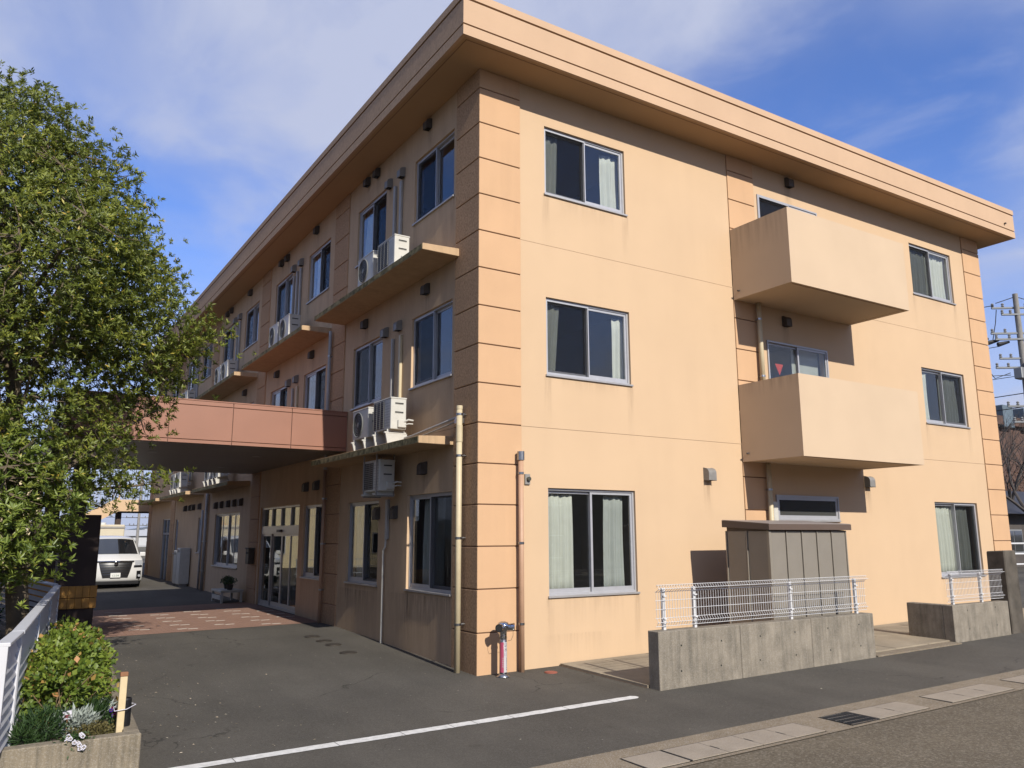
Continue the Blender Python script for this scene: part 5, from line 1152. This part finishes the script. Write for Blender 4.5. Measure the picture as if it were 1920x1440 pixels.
# ================================================================== BACKGROUND, LEFT
H1 = thing('neighbour_or_added_house','cream plastered house glimpsed through the leaves at the left','house',(-10,41,0))
z0 = g(-10,38)-.2; b = MB(); b.box(-17,-4.35,38,48,z0,6.2); b.build('wall','cream_house',H1)
for i in range(3):
    x_ = -15.5+i*3.6; b = MB(); b.box(x_,x_+1.6,37.94,38.0,1.0,2.3); w = b.build('window','alu',H1); b = MB(); b.box(x_+.06,x_+1.54,37.925,37.939,1.06,2.24); b.build('pane','car_glass',w)
b = MB(); b.hexa([(-17.5,37.4,6.2),(-3.9,37.4,6.2),(-3.9,48.5,6.2),(-17.5,48.5,6.2),(-15,42,8.2),(-6.4,42,8.2),(-6.4,44,8.2),(-15,44,8.2)]); b.build('roof','dark_roof',H1)
for z in (.9,1.7,2.5,3.3): b = MB(); b.box(-17,-4.35,37.985,38.0,z,z+.03); b.build('siding_seam','truck_box',H1)
t = thing('lattice_fence','grey steel fence in front of the cream house','fence',(-9,26,g(-9,26)))
for i in range(8):
    x_ = -13+i*1.1; b = MB(); b.box(x_-.03,x_+.03,25.97,26.03,g(x_,26)-.1,1.05); b.build('post','arm_grey',t)
for z in (.35,.65,.98): b = MB(); b.box(-13,-5.2,25.985,26.015,z,z+.04); b.build('rail','arm_grey',t)
def mountain(name, x0, x1, y, zb, h, seed, m='hill'):
    r = random.Random(seed); n_ = 60; b = MB(); ph = [r.uniform(0,6.28) for _ in range(6)]
    ny = 5
    for j in range(ny):
        fj = j/(ny-1)
        for i in range(n_+1):
            f_ = i/n_; x = x0+(x1-x0)*f_
            hh = h*(.55+.25*math.sin(5*f_*3.1+ph[0])+.12*math.sin(13*f_*3+ph[1])+.06*math.sin(31*f_*3+ph[2])+.03*math.sin(67*f_*3+ph[3]))
            b.v.append((x, y+fj*h*4, zb+max(0,hh)*math.sin(fj*math.pi*.5)**1.0*(1+.03*math.sin(i*2.3+j*3))))
    for j in range(ny-1):
        for i in range(n_): a = j*(n_+1)+i; b.f.append((a,a+1,a+n_+2,a+n_+1))
    return struct(b.build(name, m, None, smooth=True))
mountain('hills', -2600, 3600, 2600, -6, 165, 5)
for i, (x_, y_, w_, h_) in enumerate(((16,135,26,3.2),(34,160,30,3.6),(2,170,22,2.8))):
    t = thing('far_warehouse','low white warehouse %s' % ('at the end of the gap beside the building','farthest right behind the building','behind the white minivan in the distance')[i],'warehouse',(x_,y_,0),'far white roofs')
    b = MB(); b.box(x_-w_/2,x_+w_/2,y_,y_+12,0,h_-1.0); b.build('wall','far_white',t); b = MB(); b.hexa([(x_-w_/2-.4,y_-.4,h_-1),(x_+w_/2+.4,y_-.4,h_-1),(x_+w_/2+.4,y_+12.4,h_-1),(x_-w_/2-.4,y_+12.4,h_-1),(x_-w_/2,y_+5,h_),(x_+w_/2,y_+5,h_),(x_+w_/2,y_+7,h_),(x_-w_/2,y_+7,h_)]); b.build('roof','far_white',t)
def util_pole(x, y, h, r, label, arms, yawd=0, parts=True):
    t = thing('utility_pole', label, 'pole', (x,y,g(x,y)), 'utility poles'); z0 = g(x,y)
    b = MB(); b.tube([(x,y,z0-.3),(x,y,z0+h)],[r,r*.65],14); b.build('shaft','pole_concrete',t)
    for (z, half, dy) in arms:
        dx = half*math.cos(yawd); dyy = half*math.sin(yawd)
        b = MB(); b.tube([(x-dx,y-dyy+dy,z),(x+dx,y+dyy+dy,z)],.05,6); b.build('crossarm','arm_grey',t)
        for s in (-.95,-.5,.5,.95):
            b = MB(); b.lathe([(.04,.03),(.07,.08),(.04,.12),(.07,.17),(.03,.22)], (x+s*dx,y+s*dyy+dy,z), 8); b.build('insulator','insulator',t)
    return t
util_pole(8.2,95,11,.17,'slim utility pole with cross arms in front of the far hills, left one',((5.2,1.2,0),(4.3,1.4,0),(3.4,1.0,0)))
util_pole(12.2,100,12,.17,'slim utility pole with cross arms in front of the far hills, right one',((6.2,1.2,0),(4.9,1.3,0),(3.6,1.0,0)))
for i, (za, zb) in enumerate(((5.1,6.0),(4.3,4.8),(3.4,3.5))):
    b = MB(); pts_ = [(-30+i,80,za+.6),(-10,88,za-.1),(8.2,95,za),(10.2,97.5,(za+zb)/2-.15),(12.2,100,zb),(40,110,zb+.2)]; b.tube(pts_,.022,5); tag(b.build('overhead_wire','wire_black'), ('top','middle','lowest')[i]+' of the thin overhead wires in front of the far hills', 'wire', 'far overhead wires')
t = thing('chain_fence','pale mesh fence at the end of the yard behind the minivan','fence',(1,44,g(1,44)))
for i in range(12):
    x_ = -4+i*1.0; b = MB(); b.tube([(x_,44,g(x_,44)-.1),(x_,44,1.5)],.02,6); b.build('post','arm_grey',t)
for z in (.7,1.1,1.5): b = MB(); b.tube([(-4,44,z),(7,44,z)],.012,5); b.build('rail','arm_grey',t)

# ================================================================== BACKGROUND, RIGHT
ux, uy = 31.6, 6.4; UP = util_pole(ux,uy,12.3,.17,'tall concrete utility pole with cross arms and equipment at the right edge',((12.1,1.0,.1),(11.75,.8,-.1),(10.9,1.25,.0),(10.6,1.25,-.15),(9.75,1.0,0),(9.35,1.1,.1),(7.6,.9,0),(6.9,.7,0)),math.radians(-35))
dxu, dyu = math.cos(math.radians(-35)), math.sin(math.radians(-35))
b = MB(); b.lathe([(.26,-.5),(.28,-.45),(.28,.35),(.22,.42)], (ux-.15,uy-.45,9.2), 16); b.build('transformer','arm_grey',UP)
b = MB(); b.box(ux-.75,ux-.25,uy-.25,uy+.1,8.75,9.25); b.build('switch_box','arm_grey',UP,bevel=.03)
for i, s in enumerate((-1.9,-1.45,-1.0)):
    b = MB(); c = Vector((ux+s*dxu,uy+s*dyu,10.55-.08*i)); b.tube([c,c+Vector((.5*dxu,.5*dyu,.12))],[.11,.05],8); b.build('strain_insulator','wire_black',UP)
def sag(a, c, s, n=14): a = Vector(a); c = Vector(c); return [a.lerp(c,i/n)-Vector((0,0,s*4*(i/n)*(1-i/n))) for i in range(n+1)]
for i, (a, c, s, r) in enumerate((((ux-1.9*dxu,uy-1.9*dyu,10.5),(14,60,10.9),.8,.016),((ux-1.45*dxu,uy-1.45*dyu,10.4),(14.6,60,10.8),.8,.016),((ux-1.0*dxu,uy-1.0*dyu,10.3),(15.2,60,10.7),.8,.016),((ux,uy,8.2),(15,60,8.0),.9,.02),((ux,uy,7.6),(15.5,60,7.2),.9,.02),((ux,uy,9.0),(15.2,60,9.0),.7,.014))):
    b = MB(); b.tube(sag(a,c,s),r,5,cap=False); tag(b.build('overhead_wire','wire_black'), ('uppermost','second','third','sixth and thickest','lowest','fifth')[i]+' overhead wire running behind the building from the right utility pole','wire','wires of the right pole')
for i, (pts_) in enumerate(([(ux-1.0*dxu,uy-1.0*dyu,12.2),(ux-1.6*dxu,uy-1.6*dyu,12.1),(ux-1.9*dxu,uy-1.9*dyu,11.6),(ux-1.9*dxu,uy-1.9*dyu,10.7)],[(ux-.9*dxu,uy-.9*dyu,12.0),(ux-1.0*dxu,uy-1.0*dyu,11.4),(ux-1.2*dxu,uy-1.2*dyu,10.6)],[(ux-1.8*dxu,uy-1.8*dyu,10.3),(ux-1.7*dxu,uy-1.7*dyu,9.5),(ux-1.3*dxu,uy-1.3*dyu,8.85),(ux-.6*dxu,uy-.6*dyu,9.1)],[(ux-2.3*dxu,uy-2.3*dyu,9.5),(ux-1.9*dxu,uy-1.9*dyu,8.95),(ux-.6*dxu,uy-.6*dyu,9.0)],[(ux+.9*dxu,uy+.9*dyu,12.3),(ux,uy,12.6),(ux-.9*dxu,uy-.9*dyu,12.3)])):
    b = MB(); b.tube(pts_,.018,6); b.build('jumper_cable','wire_black',UP)
H2 = thing('dark_house','dark roofed house with a white railing behind the gate pillar','house',(40,12,g(40,12)))
z0 = g(40,12); b = MB(); b.box(33,48,10.2,20,z0-.1,3.1); b.build('wall','dark_wall',H2)
b = MB(); b.hexa([(32.2,9.4,3.05),(48.8,9.4,3.05),(48.8,21,3.05),(32.2,21,3.05),(34,14,4.6),(47,14,4.6),(47,16,4.6),(34,16,4.6)]); b.build('roof','dark_roof',H2)
for i in range(4):
    x_ = 33.6+i*2.2; b = MB(); b.box(x_,x_+1.7,10.13,10.2,z0+.7,2.3); w = b.build('window','arm_grey',H2); b = MB(); b.box(x_+.07,x_+.82,10.11,10.129,z0+.77,2.23); b.build('pane','car_glass',w); b = MB(); b.box(x_+.89,x_+1.63,10.11,10.129,z0+.77,2.23); b.build('pane','car_glass',w)
t = thing('white_railing','white pipe railing beyond the gate pillar','railing',(26,3.0,g(26,3)))
for z in (1.05,1.4,1.75): b = MB(); b.tube([(22,4.0,z),(34,1.0,z)],.03,8); b.build('rail','wire_white',t)
for i in range(7): x_ = 22+i*2; y_ = 4-.25*(x_-22); b = MB(); b.tube([(x_,y_,g(x_,y_)-.1),(x_,y_,1.75)],.03,8); b.build('post','wire_white',t)
H3 = thing('brown_building','brown building with blue-grey roof edge blocks behind the bare trees','building',(62,26,g(40,20)))
b = MB(); b.box(50,80,22,36,0,10.6); b.build('wall','brown_wall',H3)
b = MB(); b.box(49.6,80.4,21.6,36.4,10.6,11.3); b.build('parapet','brown_wall',H3)
for i in range(9): x_ = 50.5+i*3.3; b = MB(); b.box(x_,x_+1.5,21.5,22.8,10.4,12.2); b.build('roof_block','blue_grey',H3,bevel=.05)
# bare winter trees
def bare_tree(x, y, h, label, seed):
    r = random.Random(seed); t = thing('bare_tree', label, 'tree', (x,y,g(x,y)), 'bare trees at the right'); tw = MB(); tr_ = MB(); z0 = g(x,y)
    def grow(p, d, ln, rad, lvl):
        pts_ = [p]; q = p
        for i in range(3): d = (d+Vector((r.uniform(-.2,.2),r.uniform(-.2,.2),r.uniform(-.05,.15)))).normalized(); q = q+d*ln/3; pts_.append(q)
        (tr_ if lvl < 2 else tw).tube(pts_, [rad,rad*.85,rad*.7,rad*.5], 6 if lvl < 2 else 4, cap=False)
        if lvl >= 5: return
        for k in range(3 if lvl < 4 else 2):
            a = r.uniform(0,6.28); nd = (d+Vector((math.cos(a),math.sin(a),r.uniform(-.1,.5)))*r.uniform(.5,.9)).normalized(); grow(pts_[r.choice((2,3))], nd, ln*r.uniform(.62,.82), rad*.52, lvl+1)
    grow(Vector((x,y,z0-.1)), Vector((0,0,1)), h*.36, h*.022, 0)
    tr_.build('trunk','bark_grey',t); tw.build('twigs','bark_grey',t); return t
bare_tree(36.5,8.8,7.6,'nearer bare winter tree in front of the brown building at the right edge',3)
bare_tree(41.0,12.0,8.6,'second bare winter tree at the right, behind the dark house roof',5)
bare_tree(46.0,16.0,9.5,'tallest bare winter tree at the right, close to the brown building',8)
# dry hedge mass between the trees and the building
p, ax, nr, ln, wd, tt, u = bush_leaves([(44+i*2.6,20-.2*i,3.8+.5*math.sin(i*2.1),2.2,1.6,3.6) for i in range(9)], 9000, .12, .3, .35, .5, upb=.2, seed=77)
o = leaves('dry_thicket', p, ax, nr, ln, wd, tt, 'leaf_dry'); o['kind'] = 'stuff'; tag(o, 'mass of dry brown undergrowth behind the dark house', 'undergrowth')

# ================================================================== NEIGHBOURS (added out of the frame to fill window reflections and cut sky light)
def added_house(x0, x1, y0, y1, h, wallm, roofm, label, face):
    t = thing('neighbour_or_added_house', label, 'house', ((x0+x1)/2,(y0+y1)/2,0), 'added houses around the plot'); zb = -.6
    b = MB(); b.box(x0,x1,y0,y1,zb,h); b.build('wall',wallm,t)
    b = MB(); mx, my = (x0+x1)/2, (y0+y1)/2; b.hexa([(x0-.6,y0-.6,h),(x1+.6,y0-.6,h),(x1+.6,y1+.6,h),(x0-.6,y1+.6,h),(mx-1.5,my-.2,h+1.7),(mx+1.5,my-.2,h+1.7),(mx+1.5,my+.2,h+1.7),(mx-1.5,my+.2,h+1.7)]); b.build('roof',roofm,t)
    for z in (.9,3.6):
        for i in range(3):
            if face == 'N': u = x0+(x1-x0)*(.14+.29*i); b = MB(); b.box(u,u+1.6,y1,y1+.06,z,z+1.2); w = b.build('window','alu',t); b = MB(); b.box(u+.06,u+1.54,y1+.061,y1+.07,z+.06,z+1.14); b.build('pane','car_glass',w)
            else: u = y0+(y1-y0)*(.14+.29*i); b = MB(); b.box(x1,x1+.06,u,u+1.6,z,z+1.2); w = b.build('window','alu',t); b = MB(); b.box(x1+.061,x1+.07,u+.06,u+1.54,z+.06,z+1.14); b.build('pane','car_glass',w)
for i, (x0, w, h, m) in enumerate(((-44,11,5.6,'dark_wall'),(-30,10,5.4,'brown_wall'),(-17,9.5,5.8,'dark_wall'),(-4,11,5.5,'brown_wall'),(10,10,5.8,'dark_wall'),(23,12,5.5,'brown_wall'),(38,11,5.7,'dark_wall'),(53,12,5.6,'brown_wall'))):
    added_house(x0,x0+w,-32,-23.5,h,m,'dark_roof','%s two-storey house added across the street' % ('dark grey leftmost','brown second leftmost','dark grey third leftmost','brown fourth leftmost','dark grey fourth rightmost','brown third rightmost','dark grey second rightmost','brown rightmost')[i],'N')
added_house(-25,-14.5,-1,8.5,5.6,'cream_house','dark_roof','cream two-storey house added left of the plot beside the tree','E')
added_house(-25,-14.5,12,24,5.6,'brown_wall','dark_roof','brown two-storey house added left of the plot beyond the tree','E')

# ================================================================== LITTER ON THE GROUND
r = np.random.default_rng(5); n_ = 260
lx = np.concatenate([r.uniform(-4.8,5.5,n_-160), -4.6+np.abs(r.normal(size=160))*.7]); ly = np.concatenate([r.uniform(-4.2,6.5,n_-160), r.uniform(-2.2,6,160)])
keep = ~((lx > -.1) & (ly > -.1)); lx, ly = lx[keep], ly[keep]
p = np.stack([lx,ly,np.array([g(a,c) for a,c in zip(lx,ly)])+.008],1); a_ = r.random(len(lx))*6.28
o = leaves('fallen_leaves', p, np.stack([np.cos(a_),np.sin(a_),.15*r.random(len(lx))],1), np.tile([0,0,1.],(len(lx),1))+.4*r.normal(size=(len(lx),3)), .015+.028*r.random(len(lx)), .009+.009*r.random(len(lx)), .5+.5*r.random(len(lx)), 'leaf_litter'); o['kind'] = 'stuff'
tag(o, 'sparse dry leaf scraps scattered over the driveway asphalt', 'leaf litter')

# ================================================================== AIR
hm = bpy.data.materials.new('haze_air'); hm.use_nodes = True; hn = hm.node_tree.nodes; hn.clear()
ho = hn.new('ShaderNodeOutputMaterial'); hv = hn.new('ShaderNodeVolumePrincipled'); hv.inputs['Color'].default_value = (0.80,0.86,1.0,1); hv.inputs['Density'].default_value = 0.00013; hv.inputs['Anisotropy'].default_value = 0.2
hm.node_tree.links.new(hv.outputs[0], ho.inputs['Volume']); MATS['haze_air'] = hm
b = MB(); b.box(-4200,4200,-4200,4200,-8.0,190); hzo = b.build('haze','haze_air'); hzo['kind'] = 'stuff'
for o in BASES:
    if '_base' in o: del o['_base']
